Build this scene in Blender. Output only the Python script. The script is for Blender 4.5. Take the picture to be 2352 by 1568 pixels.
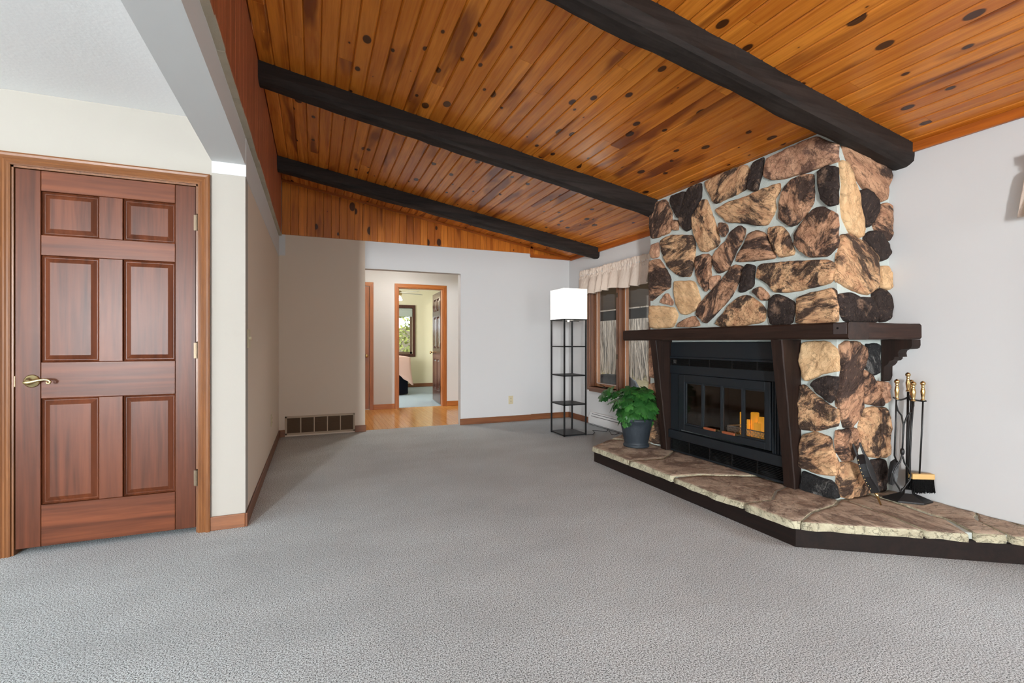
import bpy, bmesh, math, random
from mathutils import Vector, Matrix, noise

# ------------------------------------------------------------------ camera, world, sun, daylight, exposure
for o in list(bpy.data.objects):
    bpy.data.objects.remove(o, do_unlink=True)
SC = bpy.context.scene
COL = SC.collection
IMG_W, F, CX, CY, CAM_H = 2352.0, 1100.0, 1176.0, 786.0, 1.11
TH = math.atan((CX - 722.0) / F)
SN, CS = math.sin(TH), math.cos(TH)

cam_d = bpy.data.cameras.new('camera')
cam_d.sensor_width = 36.0
cam_d.lens = F / IMG_W * 36.0
cam_d.shift_y = (CY - 784.0) / IMG_W
cam_d.clip_start = 0.02
cam_d.clip_end = 300
cam = bpy.data.objects.new('camera', cam_d)
COL.objects.link(cam)
cam.location = (0, 0, CAM_H)
cam.rotation_euler = (math.pi / 2, 0, -TH)
SC.camera = cam

W = bpy.data.worlds.new('world')
SC.world = W
W.use_nodes = True
wn = W.node_tree
bg = wn.nodes['Background']
bg.inputs['Color'].default_value = (0.80, 0.90, 1.0, 1)
bg.inputs['Strength'].default_value = 3.0

SC.view_settings.view_transform = 'Standard'
SC.view_settings.look = 'None'
SC.view_settings.gamma = 1.0
SC.view_settings.use_curve_mapping = False
SC.view_settings.exposure = 0.0

sun_d = bpy.data.lights.new('sun', 'SUN')
sun_d.energy = 4.8
sun_d.angle = math.radians(2)
sun_d.color = (1.0, 0.95, 0.86)
sun = bpy.data.objects.new('sun', sun_d)
COL.objects.link(sun)
sun.rotation_euler = (math.radians(30), 0, math.radians(-40))   # high, over the roof and onto the woods


def window_or_fill_light(loc, rot, sx, sy, watts, col=(0.89, 0.965, 0.985)):
    d = bpy.data.lights.new('daylight_or_fill', 'AREA')
    d.shape = 'RECTANGLE'
    d.size, d.size_y, d.energy, d.color = sx, sy, watts, col
    o = bpy.data.objects.new('daylight_or_fill', d)
    COL.objects.link(o)
    o.location = loc
    o.rotation_euler = rot
    return o


R90 = math.pi / 2
REAR_Y = -8.0
# light of the glazed door and valanced window, plus added fills out of view
window_or_fill_light((-4.12, REAR_Y - 0.10, 1.50), (R90, 0, 0), 0.7, 1.7, 1450, (0.95, 0.975, 1.0))
window_or_fill_light((1.7, REAR_Y - 0.10, 1.35), (R90, 0, 0), 2.6, 1.5, 150)  # fill light at an added, unseen rear window
window_or_fill_light((3.78, 0.32, 1.35), (0, R90, 0), 1.2, 1.7, 45)
window_or_fill_light((-1.66, 10.0, 1.45), (0, -R90, 0), 1.2, 1.6, 150)  # added bedroom fill at an unseen side opening
window_or_fill_light((-5.1, 0.2, 1.25), (0, -R90, 0), 1.8, 2.4, 60)  # added fill from an unseen opening in the left side wall

# ------------------------------------------------------------------ helpers: pixels to points
CAMV = Vector((0, 0, CAM_H))


def ray(px, py):
    u = (px - CX) / F
    return Vector((u * CS + SN, -u * SN + CS, (CY - py) / F))


def onx(px, py, X):
    r = ray(px, py)
    return CAMV + r * (X / r.x)


def ony(px, py, Y):
    r = ray(px, py)
    return CAMV + r * (Y / r.y)


def onz(px, py, Z):
    r = ray(px, py)
    return CAMV + r * ((Z - CAM_H) / r.z)


# ------------------------------------------------------------------ helpers: meshes
class MB:
    def __init__(self):
        self.v, self.f, self.mi = [], [], []

    def add(self, vs, fs, mi=0):
        b = len(self.v)
        self.v += [tuple(p) for p in vs]
        self.f += [tuple(b + i for i in f) for f in fs]
        self.mi += [mi] * len(fs)
        return self

    def box(self, x0, x1, y0, y1, z0, z1, mi=0):
        vs = [(x, y, z) for z in (z0, z1) for y in (y0, y1) for x in (x0, x1)]
        fs = [(0, 2, 3, 1), (4, 5, 7, 6), (0, 1, 5, 4), (2, 6, 7, 3), (0, 4, 6, 2), (1, 3, 7, 5)]
        return self.add(vs, fs, mi)

    def prism(self, poly, fn, a, b, mi=0):
        """extrude a 2-D polygon between depths a and b; fn(u, v, w) gives the point"""
        n = len(poly)
        vs = [fn(u, v, a) for u, v in poly] + [fn(u, v, b) for u, v in poly]
        fs = [tuple(range(n)), tuple(range(2 * n - 1, n - 1, -1))]
        fs += [(i, i + n, (i + 1) % n + n, (i + 1) % n) for i in range(n)]
        return self.add(vs, fs, mi)

    def tube(self, pts, r, n=8, mi=0, cap=True):
        pts = [Vector(p) for p in pts]
        rr = r if isinstance(r, (list, tuple)) else [r] * len(pts)
        vs, fs = [], []
        up = None
        for i, p in enumerate(pts):
            t = (pts[min(i + 1, len(pts) - 1)] - pts[max(i - 1, 0)]).normalized()
            if up is None:
                up = Vector((0, 0, 1)) if abs(t.z) < 0.9 else Vector((1, 0, 0))
            a = t.cross(up).normalized()
            up = a.cross(t).normalized()
            for k in range(n):
                g = 2 * math.pi * k / n
                vs.append(p + (a * math.cos(g) + up * math.sin(g)) * rr[i])
        for i in range(len(pts) - 1):
            for k in range(n):
                fs.append((i * n + k, i * n + (k + 1) % n, (i + 1) * n + (k + 1) % n, (i + 1) * n + k))
        if cap:
            fs.append(tuple(range(n - 1, -1, -1)))
            fs.append(tuple((len(pts) - 1) * n + k for k in range(n)))
        return self.add(vs, fs, mi)

    def lathe(self, prof, c, n=20, mi=0, axis='z'):
        vs, fs = [], []
        for r, h in prof:
            for k in range(n):
                g = 2 * math.pi * k / n
                a, b = r * math.cos(g), r * math.sin(g)
                p = (a, b, h) if axis == 'z' else ((a, h, b) if axis == 'y' else (h, a, b))
                vs.append((c[0] + p[0], c[1] + p[1], c[2] + p[2]))
        m = len(prof)
        for i in range(m - 1):
            for k in range(n):
                fs.append((i * n + k, i * n + (k + 1) % n, (i + 1) * n + (k + 1) % n, (i + 1) * n + k))
        fs.append(tuple(range(n - 1, -1, -1)))
        fs.append(tuple((m - 1) * n + k for k in range(n)))
        return self.add(vs, fs, mi)

    def build(self, name, mat, parent=None, smooth=False, bevel=0.0, fix=True):
        me = bpy.data.meshes.new(name)
        me.from_pydata(self.v, [], self.f)
        mats = mat if isinstance(mat, (list, tuple)) else [mat]
        for m in mats:
            me.materials.append(m)
        if any(self.mi):
            me.polygons.foreach_set('material_index', self.mi)
        if fix:
            bm = bmesh.new()
            bm.from_mesh(me)
            bmesh.ops.recalc_face_normals(bm, faces=bm.faces)
            bm.to_mesh(me)
            bm.free()
        if smooth:
            me.polygons.foreach_set('use_smooth', [True] * len(me.polygons))
        me.update()
        o = bpy.data.objects.new(name, me)
        COL.objects.link(o)
        if parent is not None:
            put(o, parent)
        if bevel:
            b = o.modifiers.new('bevel', 'BEVEL')
            b.width, b.segments, b.limit_method = bevel, 2, 'ANGLE'
        return o


def put(o, parent):
    o.parent = parent
    o.matrix_parent_inverse = Matrix.Translation(-Vector(parent_loc(parent)))


def parent_loc(p):
    # parents are unrotated, unscaled empties or meshes in world coordinates
    v = Vector(p.location)
    if p.parent is not None:
        v = v   # meshes with parents sit at the world origin
    return v


def empty(name, loc=(0, 0, 0)):
    o = bpy.data.objects.new(name, None)
    o.empty_display_size = 0.1
    COL.objects.link(o)
    o.location = loc
    return o


def tag(o, label=None, cat=None, group=None, kind=None):
    if label:
        o['label'] = label
    if cat:
        o['category'] = cat
    if group:
        o['group'] = group
    if kind:
        o['kind'] = kind
    return o


def struct(o, label, cat):
    return tag(o, label, cat, kind='structure')


# ------------------------------------------------------------------ helpers: materials
def s2l(c):
    return tuple(((x / 255) / 12.92 if x <= 10 else (((x / 255) + 0.055) / 1.055) ** 2.4) for x in c) + (1,)


class NT:
    def __init__(self, name, rough=0.6, spec=0.5, metal=0.0):
        self.m = bpy.data.materials.new(name)
        self.m.use_nodes = True
        self.t = self.m.node_tree
        self.b = self.t.nodes['Principled BSDF']
        self.b.inputs['Roughness'].default_value = rough
        self.b.inputs['Specular IOR Level'].default_value = spec
        self.b.inputs['Metallic'].default_value = metal

    def n(self, kind, **kw):
        x = self.t.nodes.new('ShaderNode' + kind)
        for k, v in kw.items():
            if k.startswith('p_'):
                setattr(x, k[2:], v)
                continue
            key = int(k[1:]) if k[0] == 'i' and k[1:].isdigit() else k.replace('_', ' ')
            s = x.inputs[key]
            if hasattr(v, 'links') or isinstance(v, bpy.types.NodeSocket):
                self.t.links.new(v, s)
            else:
                s.default_value = v
        return x

    def link(self, a, b):
        self.t.links.new(a, b)

    def pos(self, scale=(1, 1, 1), rnd=0.0, rot=(0, 0, 0)):
        g = self.n('NewGeometry').outputs['Position']
        if rnd:
            r = self.n('ObjectInfo').outputs['Random']
            mu = self.n('Math', p_operation='MULTIPLY', i0=r, i1=rnd).outputs[0]
            g = self.n('VectorMath', p_operation='ADD', i0=g, i1=mu).outputs[0]
        mp = self.n('Mapping', Vector=g, Scale=scale, Rotation=rot)
        return mp.outputs[0]

    def noise(self, vec, scale=5, detail=3, rough=0.5, dist=0.0):
        return self.n('TexNoise', Vector=vec, Scale=scale, Detail=detail, Roughness=rough, Distortion=dist).outputs['Fac']

    def ramp(self, fac, stops, interp='LINEAR'):
        r = self.n('ValToRGB', Fac=fac)
        r.color_ramp.interpolation = interp
        e = r.color_ramp.elements
        while len(e) < len(stops):
            e.new(0.5)
        for k, (p, c) in enumerate(stops):
            e[k].position = p
            e[k].color = c if len(c) == 4 else tuple(c) + (1,)
        return r.outputs[0]

    def mix(self, fac, a, b, mode='MIX'):
        x = self.t.nodes.new('ShaderNodeMix')
        x.data_type = 'RGBA'
        x.blend_type = mode
        for s, v in ((x.inputs[0], fac), (x.inputs[6], a), (x.inputs[7], b)):
            if isinstance(v, bpy.types.NodeSocket):
                self.t.links.new(v, s)
            else:
                s.default_value = v
        return x.outputs[2]

    def math(self, op, a, b=0.0, clamp=False):
        x = self.n('Math', p_operation=op, i0=a, i1=b)
        x.use_clamp = clamp
        return x.outputs[0]

    def bump(self, h, strength=0.3, dist=0.01):
        self.link(self.n('Bump', Height=h, Strength=strength, Distance=dist).outputs[0], self.b.inputs['Normal'])

    def col(self, c):
        if isinstance(c, bpy.types.NodeSocket):
            self.link(c, self.b.inputs['Base Color'])
        else:
            self.b.inputs['Base Color'].default_value = c
        return self


def plain(name, rgb, rough=0.6, spec=0.5, metal=0.0, bumps=None, vary=0.0):
    t = NT(name, rough, spec, metal)
    c = s2l(rgb)
    if vary:
        f = t.noise(t.pos(), 9, 4)
        t.col(t.mix(f, tuple(x * (1 - vary) for x in c[:3]) + (1,), tuple(min(1, x * (1 + vary)) for x in c[:3]) + (1,)))
    else:
        t.col(c)
    if bumps:
        t.bump(t.noise(t.pos(), bumps[0], 3), bumps[1], bumps[2])
    return t.m


def emissive(name, rgb, strength):
    t = NT(name, 0.8)
    t.col(s2l(rgb))
    t.b.inputs['Emission Color'].default_value = s2l(rgb)
    t.b.inputs['Emission Strength'].default_value = strength
    return t.m


def wood(name, light, dark, axis='y', rough=0.35, freq=34, rnd=41.0, hue=0.35, streak=None, knots=None, coat=0.0, bump=0.15, spec=0.5):
    """stretched-grain wood; axis is the direction the grain runs in"""
    t = NT(name, rough, spec)
    k = {'x': (0.05, 1, 1), 'y': (1, 0.05, 1), 'z': (1, 1, 0.05)}[axis]
    v = t.pos(k, rnd)
    g1 = t.noise(v, freq, 4, 0.6, 0.8)
    g2 = t.noise(v, freq * 4.5, 2, 0.5)
    g = t.math('ADD', t.math('MULTIPLY', g1, 0.72), t.math('MULTIPLY', g2, 0.28))
    c = t.ramp(g, [(0.30, s2l(dark)), (0.62, s2l(light))])
    r = t.n('ObjectInfo').outputs['Random']
    tone = t.math('MULTIPLY_ADD' if False else 'MULTIPLY', r, hue)
    c = t.mix(tone, c, s2l(dark))
    if streak:
        k2 = {'x': (0.16, 1, 1), 'y': (1, 0.16, 1), 'z': (1, 1, 0.16)}[axis]
        s = t.noise(t.pos(k2, rnd), 5.0, 3, 0.5, 0.4)
        s = t.ramp(s, [(0.57, (0, 0, 0)), (0.66, (1, 1, 1))])
        c = t.mix(t.math('MULTIPLY', s, streak[1]), c, s2l(streak[0]))
    if knots:
        dens, thr, kc = knots
        sx = t.n('SeparateXYZ', Vector=t.pos((1, 1, 1), rnd))
        X_, Y_, Z_ = sx.outputs
        across = X_ if axis == 'y' else t.math('ADD', X_, Y_)
        along = Y_ if axis == 'y' else Z_
        cv = t.n('CombineXYZ', X=t.math('MULTIPLY', across, dens), Y=t.math('MULTIPLY', along, dens * 0.6))
        vo = t.n('TexVoronoi', p_voronoi_dimensions='2D', Vector=cv.outputs[0], Scale=1.0, p_feature='F1')
        ring = vo.outputs['Distance']
        sep = t.n('SeparateColor', Color=vo.outputs['Color'])
        lim = t.math('MULTIPLY', t.math('SUBTRACT', sep.outputs[0], 0.45), thr)
        d = t.math('SUBTRACT', lim, ring)
        kf = t.ramp(t.math('MULTIPLY', d, 12.0, True), [(0.0, (0, 0, 0)), (0.35, (1, 1, 1))])
        halo = t.ramp(t.math('ADD', t.math('MULTIPLY', d, 4.0), 0.30), [(0.0, (0, 0, 0)), (0.5, (1, 1, 1))])
        c = t.mix(t.math('MULTIPLY', halo, 0.35), c, s2l(dark))
        c = t.mix(t.math('MULTIPLY', kf, 0.9), c, s2l(kc))
    t.col(c)
    if bump:
        t.bump(g, bump, 0.004)
    if coat:
        t.b.inputs['Coat Weight'].default_value = coat
        t.b.inputs['Coat Roughness'].default_value = 0.18
    return t.m


def stone(name, c1, c2, dark, bias, scale=1.0, stretch=0.34, crack=0.42):
    """weathered fieldstone: streaky two-tone body, dark mineral patches, fine cracks"""
    t = NT(name, 0.88, 0.25)
    r = t.n('ObjectInfo').outputs['Random']
    g = t.n('NewGeometry').outputs['Position']
    g = t.n('VectorMath', p_operation='ADD', i0=g, i1=t.math('MULTIPLY', r, 23.0)).outputs[0]
    vr = t.n('VectorRotate', Vector=g, Axis=(0.8, 0.6, 0.1), Angle=t.math('MULTIPLY', r, 9.0)).outputs[0]
    v = t.n('Mapping', Vector=vr, Scale=(1, stretch, 1)).outputs[0]
    a = t.noise(v, 16 * scale, 7, 0.68, 0.5)
    c = t.ramp(a, [(0.32, s2l(c2)), (0.62, s2l(c1))])
    m = t.noise(v, 6.5 * scale, 9, 0.70, 0.6)
    m = t.ramp(m, [(bias, (1, 1, 1)), (bias + 0.075, (0, 0, 0))])
    c = t.mix(t.math('MULTIPLY', m, 0.94), c, s2l(dark))
    k = t.noise(v, 20 * scale, 6, 0.62, 0.25)
    k = t.ramp(t.math('ABSOLUTE', t.math('SUBTRACT', k, 0.5)), [(0.0, (crack, crack, crack)), (0.022, (0, 0, 0))])
    c = t.mix(k, c, s2l(tuple(x * 0.35 for x in c2)))
    f2 = t.noise(v, 70 * scale, 4, 0.7)
    c = t.mix(t.ramp(f2, [(0.58, (0, 0, 0)), (0.68, (0.4, 0.4, 0.4))]), c, s2l(c1))
    t.col(c)
    h = t.math('ADD', t.math('MULTIPLY', a, 0.9), t.math('MULTIPLY', t.math('SUBTRACT', f2, k), 0.35))
    t.bump(h, 1.0, 0.016)
    return t.m


M = {}
# walls: soft roller texture only
M['white'] = plain('white_wall_paint', (212, 212, 211), 0.75, 0.25, bumps=(220, 0.08, 0.002))
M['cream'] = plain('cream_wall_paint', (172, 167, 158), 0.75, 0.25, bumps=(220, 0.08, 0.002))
M['tan'] = plain('tan_wall_paint', (220, 204, 186), 0.75, 0.25, bumps=(220, 0.08, 0.002))
M['ceilwhite'] = plain('white_textured_ceiling', (242, 242, 242), 0.8, 0.2, bumps=(60, 0.2, 0.004))
M['bedwall'] = plain('yellow_cream_wall', (226, 217, 186), 0.75, 0.25)
M['plaster'] = plain('raw_plaster_edge', (190, 178, 158), 0.9, 0.1, bumps=(90, 0.6, 0.006), vary=0.18)
# carpet
t = NT('grey_carpet', 0.95, 0.1)
sp = t.noise(t.pos(), 185, 2, 0.9)
big = t.noise(t.pos((1, 1.6, 1)), 1.3, 4, 0.6)
c = t.ramp(sp, [(0.37, s2l((56, 60, 62))), (0.47, s2l((170, 178, 181))), (0.56, s2l((244, 252, 255)))])
c = t.mix(t.ramp(big, [(0.35, (0.24, 0.24, 0.24)), (0.65, (0, 0, 0))]), c, s2l((134, 138, 139)))
t.col(c)
t.bump(sp, 0.35, 0.006)
M['carpet'] = t.m
t = NT('blue_grey_carpet', 0.95, 0.1)
t.col(t.ramp(t.noise(t.pos(), 120, 2, 0.7), [(0.35, s2l((128, 142, 150))), (0.65, s2l((196, 206, 210)))]))
M['bedcarpet'] = t.m
# woods
M['pine'] = wood('varnished_knotty_pine', (234, 146, 50), (178, 92, 22), 'y', 0.27, 20, 41.0, 0.55,
                 streak=((120, 52, 14), 0.85), knots=(5.6, 0.30, (40, 16, 8)), bump=0.05)
M['pinev'] = wood('varnished_knotty_pine_upright', (224, 136, 48), (158, 80, 22), 'z', 0.33, 22, 41.0, 0.6,
                  streak=((106, 46, 14), 0.8), knots=(5.4, 0.36, (34, 14, 8)), bump=0.05)
M['redwood'] = wood('reddish_pine_panelling', (196, 114, 74), (136, 72, 44), 'z', 0.5, 24, 41.0, 0.4, bump=0.1)
M['trimpine'] = wood('orange_pine_trim', (184, 100, 34), (140, 68, 20), 'y', 0.35, 30, 5.0, 0.2)
M['trimpinex'] = wood('orange_pine_trim_across', (184, 100, 34), (140, 68, 20), 'x', 0.35, 30, 5.0, 0.2)
M['beam'] = wood('dark_stained_hewn_timber', (50, 42, 38), (22, 17, 15), 'x', 0.7, 18, 9.0, 0.1, bump=0.8, spec=0.25)
M['mantel_y'] = wood('dark_walnut_mantel_timber', (52, 34, 26), (24, 15, 11), 'y', 0.6, 20, 9.0, 0.1, bump=0.5, spec=0.25)
M['mantel_x'] = wood('dark_walnut_mantel_timber_across', (58, 37, 28), (26, 16, 12), 'x', 0.6, 20, 9.0, 0.1, bump=0.5, spec=0.25)
M['mantel_z'] = wood('dark_walnut_mantel_timber_upright', (46, 30, 23), (20, 13, 10), 'z', 0.6, 20, 9.0, 0.1, bump=0.5, spec=0.25)
M['mantel_end'] = plain('darker_plug_timber', (62, 52, 50), 0.6, bumps=(60, 0.3, 0.004), vary=0.2)
M['skirt'] = wood('dark_hearth_timber', (32, 20, 15), (14, 9, 7), 'y', 0.7, 18, 9.0, 0.1, bump=0.5, spec=0.25)
M['door_z'] = wood('red_brown_door_wood_upright', (108, 59, 36), (62, 31, 18), 'z', 0.34, 14, 17.0, 0.25, bump=0.05, spec=0.2)
M['door_x'] = wood('red_brown_door_wood_across', (116, 63, 37), (66, 33, 19), 'x', 0.34, 14, 17.0, 0.25, bump=0.05, spec=0.2)
M['casing_z'] = wood('brown_casing_wood_upright', (130, 83, 46), (94, 55, 28), 'z', 0.3, 30, 5.0, 0.15, bump=0.06)
M['casing_x'] = wood('brown_casing_wood_across', (130, 83, 46), (94, 55, 28), 'x', 0.3, 30, 5.0, 0.15, bump=0.06)
M['base_x'] = wood('brown_baseboard_wood_across', (142, 90, 54), (104, 60, 34), 'x', 0.4, 30, 5.0, 0.2, bump=0.06)
M['base_y'] = wood('brown_baseboard_wood', (124, 76, 46), (90, 50, 30), 'y', 0.4, 30, 5.0, 0.2, bump=0.06)
M['halltrim_z'] = wood('orange_oak_trim_upright', (176, 104, 46), (132, 72, 26), 'z', 0.35, 30, 5.0, 0.2)
M['halltrim_x'] = wood('orange_oak_trim_across', (190, 116, 52), (146, 82, 30), 'x', 0.35, 30, 5.0, 0.2)
M['hardwood'] = wood('glossy_oak_strip_floor', (232, 176, 102), (202, 136, 66), 'y', 0.16, 30, 41.0, 0.5, bump=0.04)
M['darkdoor'] = wood('dark_brown_bedroom_door', (92, 58, 46), (58, 34, 28), 'z', 0.18, 22, 7.0, 0.1, bump=0.03)
M['winwood_z'] = wood('brown_window_wood_upright', (128, 84, 56), (84, 50, 32), 'z', 0.4, 30, 5.0, 0.2)
M['winwood_y'] = wood('brown_window_wood_along', (128, 84, 56), (84, 50, 32), 'y', 0.4, 30, 5.0, 0.2)
M['sash'] = wood('lit_pine_sash', (176, 122, 80), (134, 84, 50), 'z', 0.4, 30, 5.0, 0.2)  # window wood made paler: light on the sash put into the colour
M['porch'] = wood('porch_ceiling_boards', (128, 100, 74), (92, 68, 48), 'y', 0.7, 24, 41.0, 0.3)
# metals and the rest
M['black'] = plain('matt_black_steel', (20, 21, 23), 0.5, 0.5, vary=0.15)
M['insert'] = plain('blue_black_painted_steel', (23, 29, 34), 0.42, 0.5, bumps=(160, 0.1, 0.002))
M['insert2'] = plain('black_louver_steel', (16, 17, 18), 0.4, 0.5)
M['glowgap'] = plain('dark_void', (8, 8, 8), 0.8, 0.2)
M['soot'] = plain('sooty_firebrick', (52, 46, 42), 0.9, 0.2, bumps=(30, 0.5, 0.01), vary=0.4)
M['brass'] = plain('polished_brass', (196, 166, 116), 0.24, 0.5, 1.0)
M['antbrass'] = plain('satin_antique_brass', (206, 188, 140), 0.3, 0.5, 1.0)
M['hinge'] = plain('dull_bronze_hinge', (96, 84, 70), 0.4, 0.5, 1.0)
M['chrome'] = plain('polished_steel', (190, 192, 194), 0.2, 0.5, 1.0)
M['iron'] = plain('black_wrought_iron', (18, 18, 19), 0.45, 0.5, bumps=(70, 0.2, 0.003))
M['bristle'] = plain('black_bristles', (12, 12, 12), 0.9, 0.2, bumps=(200, 0.8, 0.01))
M['brushwood'] = plain('pale_brush_wood', (212, 174, 112), 0.5)
M['leather'] = plain('black_leather', (28, 28, 30), 0.5, 0.5, bumps=(50, 0.3, 0.004))
M['pot'] = plain('slate_blue_glazed_pot', (40, 48, 55), 0.55, 0.4, bumps=(35, 0.4, 0.006), vary=0.25)
M['soil'] = plain('dark_potting_soil', (40, 30, 24), 0.95, 0.1, bumps=(60, 0.9, 0.02))
M['stem'] = plain('brown_green_stem', (58, 66, 34), 0.7)
t = NT('green_lobed_leaf', 0.45, 0.4)
r = t.n('ObjectInfo').outputs['Random']
t.col(t.mix(t.noise(t.pos((1, 1, 1), 13.0), 40, 3), t.ramp(r, [(0, s2l((26, 74, 30))), (1, s2l((74, 138, 56)))]), s2l((22, 62, 26))))
M['leaf'] = t.m
t = NT('sheer_cream_curtain_cloth', 0.9, 0.1)
t.col(t.mix(t.noise(t.pos(), 160, 2), s2l((206, 188, 172)), s2l((226, 212, 198))))
t.b.inputs['Transmission Weight'].default_value = 0.0
t.b.inputs['Subsurface Weight'].default_value = 0.0
M['cloth'] = t.m
M['hallfill'] = emissive('hall_fill_glow', (255, 248, 238), 85.0)  # glow of the added hall fill light
M['grille'] = plain('beige_register_paint', (178, 158, 134), 0.5)
M['grilledark'] = plain('brown_register_louver', (104, 82, 62), 0.55)
M['heater'] = plain('white_heater_enamel', (222, 222, 220), 0.45)
M['heatslot'] = plain('grey_heater_slot', (96, 95, 94), 0.6)
M['almond'] = plain('almond_plastic', (206, 194, 160), 0.4)
M['slotdark'] = plain('dark_socket_slot', (50, 44, 36), 0.6)
M['pinkcloth'] = plain('pale_pink_bedspread', (226, 188, 170), 0.9, 0.1, bumps=(120, 0.4, 0.004))
M['navy'] = plain('near_black_bed_skirt', (18, 20, 26), 0.9, 0.1)
M['fan'] = plain('pale_fan_blade', (196, 190, 172), 0.5)
M['fanbrass'] = plain('aged_brass_fan_body', (170, 150, 108), 0.35, 0.5, 0.7)
M['blind'] = plain('pale_green_grey_roller_blind', (176, 184, 172), 0.8)
M['shade'] = emissive('glowing_white_lamp_shade', (255, 252, 246), 1.05)
M['bulb'] = emissive('frosted_glass_lamp', (255, 246, 228), 6.0)
M['candle'] = emissive('lit_amber_wax_candle', (255, 182, 52), 1.3)
M['mesh'] = plain('grey_wire_mesh', (214, 220, 224), 0.4, 0.5, 0.2)
M['handlewood'] = plain('red_brown_wood_grip', (140, 76, 46), 0.45)
M['mortar'] = plain('pale_grey_green_mortar', (196, 204, 198), 0.9, 0.2, bumps=(70, 0.6, 0.006), vary=0.1)
M['bark'] = wood('pale_grey_bark', (168, 156, 142), (88, 79, 70), 'z', 0.9, 14, 41.0, 0.5, bump=0.4)
M['litter'] = plain('leaf_litter_ground', (92, 84, 62), 0.95, 0.1, bumps=(6, 0.6, 0.1), vary=0.3)
M['deck'] = plain('grey_deck_boards', (128, 118, 108), 0.8, vary=0.15)
M['cover'] = plain('black_vinyl_grill_cover', (26, 26, 28), 0.5, bumps=(9, 0.5, 0.03))
t = NT('sunlit_green_foliage', 0.7, 0.2)
r = t.n('ObjectInfo').outputs['Random']
t.col(t.mix(t.noise(t.pos(), 3, 3), s2l((96, 112, 40)), s2l((186, 190, 110))))
M['foliage'] = t.m
t = NT('clear_window_glass', 0.02)
tr = t.n('BsdfTransparent')
gl = t.n('BsdfGlossy', Roughness=0.02)
mx = t.n('MixShader', Fac=0.06)
t.link(tr.outputs[0], mx.inputs[1])
t.link(gl.outputs[0], mx.inputs[2])
t.link(mx.outputs[0], t.t.nodes['Material Output'].inputs['Surface'])
M['glass'] = t.m
t = NT('smoky_fireplace_glass', 0.05)
tr = t.n('BsdfTransparent', Color=(0.62, 0.6, 0.58, 1))
gl = t.n('BsdfGlossy', Roughness=0.06)
mx = t.n('MixShader', Fac=0.08)
t.link(tr.outputs[0], mx.inputs[1])
t.link(gl.outputs[0], mx.inputs[2])
t.link(mx.outputs[0], t.t.nodes['Material Output'].inputs['Surface'])
M['smoke'] = t.m
TAN, TAN2, DRK = (228, 186, 142), (180, 130, 96), (58, 47, 44)
M['st_tan'] = stone('tan_sandstone', (234, 196, 150), (204, 160, 116), (150, 112, 82), 0.33, 0.8, 0.3, 0.25)
M['st_rose'] = stone('rosy_sandstone', (214, 168, 136), (164, 118, 94), (112, 84, 72), 0.42, 1.0, 0.4, 0.35)
M['st_mix'] = stone('tan_stone_with_black_patches', TAN, TAN2, DRK, 0.450)
M['st_brown'] = stone('brown_stone_with_black_patches', (206, 160, 126), (150, 108, 84), DRK, 0.455)
M['st_dark'] = stone('charcoal_brown_stone', (148, 120, 100), (98, 78, 66), (46, 39, 38), 0.56)
M['st_grey'] = stone('grey_black_stone', (128, 126, 122), (76, 74, 74), (34, 34, 36), 0.53, 1.4)
M['flag'] = stone('brown_flagstone', (212, 192, 170), (168, 146, 128), (140, 119, 104), 0.42, 0.8, 0.45, 0.4)
M['flagedge'] = stone('pale_broken_flagstone_edge', (204, 198, 170), (172, 162, 136), (136, 118, 96), 0.33, 1.0, 0.5, 0.4)

# ------------------------------------------------------------------ the room
XL, XW, YD, YB, XR = -0.385, -0.352, 3.29, 6.22, 3.5
RECESS_X, RECESS_Y = 2.86, 6.255
SLOPE = 0.17
ALPHA = math.atan(SLOPE)


def zc(x):
    return 2.36 + (3.52 - x) * SLOPE


rng = random.Random(7)
BIG = zc(-0.6) + 0.2

floor = struct(MB().box(-5.1, XR + 0.16, REAR_Y - 0.12, YB + 0.07, -0.06, 0.0).build('floor', M['carpet']),
               'speckled grey wall-to-wall carpet', 'floor')
wall_left = struct(MB().box(-0.50, XL, YD + 0.12, YB, 0, BIG - 0.1).build('wall_left', M['tan']),
                   'tan wall running back from the corner beside the panelled door', 'wall')
wd = MB()
DX0, DX1, DZT = -1.455, -0.628, 2.032
wd.box(-5.1, DX0, YD, YD + 0.12, 0, 2.5)
wd.box(DX1, XL, YD, YD + 0.12, 0, 2.5)
wd.box(DX0, DX1, YD, YD + 0.12, DZT, 2.5)
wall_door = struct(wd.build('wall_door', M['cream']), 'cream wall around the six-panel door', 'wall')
struct(MB().box(-0.56, XL, REAR_Y, YD, 2.18, BIG - 0.1).build('wall_header', M['white']),
       'white dropped header between flat ceiling and pine vault', 'wall header')
# white paint carried round the header's end and along the wall top
struct(MB().box(XL, XL + 0.004, YD, YB, 2.11, 2.345).box(-0.56, XL + 0.004, YD - 0.004, YD, 2.11, 2.18).build('trim_1', M['white']),
       'white painted band under the wood panelling', 'trim')
struct(MB().box(XL + 0.004, XL + 0.07, YB - 0.004, YB, 2.13, 2.375).build('trim_2', M['white']),
       'small white painted patch at top of the back corner', 'trim')
struct(MB().box(-5.1, -0.56, REAR_Y - 0.12, YD, 2.42, 2.5).box(-2.3, -0.5, YD + 0.12, 4.6, 2.42, 2.5).build('ceiling_left', M['ceilwhite']),
       'flat white textured ceiling over the door side', 'ceiling')


struct(MB().box(-2.3, -2.2, YD + 0.12, 4.6, 0, 2.42).box(-2.2, -0.5, 4.5, 4.6, 0, 2.42).build('wall_closet_blocker', M['cream']), 'unseen closet walls added to block sky light behind the six-panel door', 'wall')  # closet box added to keep sky light from showing under the door


def xz(y0, y1):
    return lambda u, v, w: (u, w, v)


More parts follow.
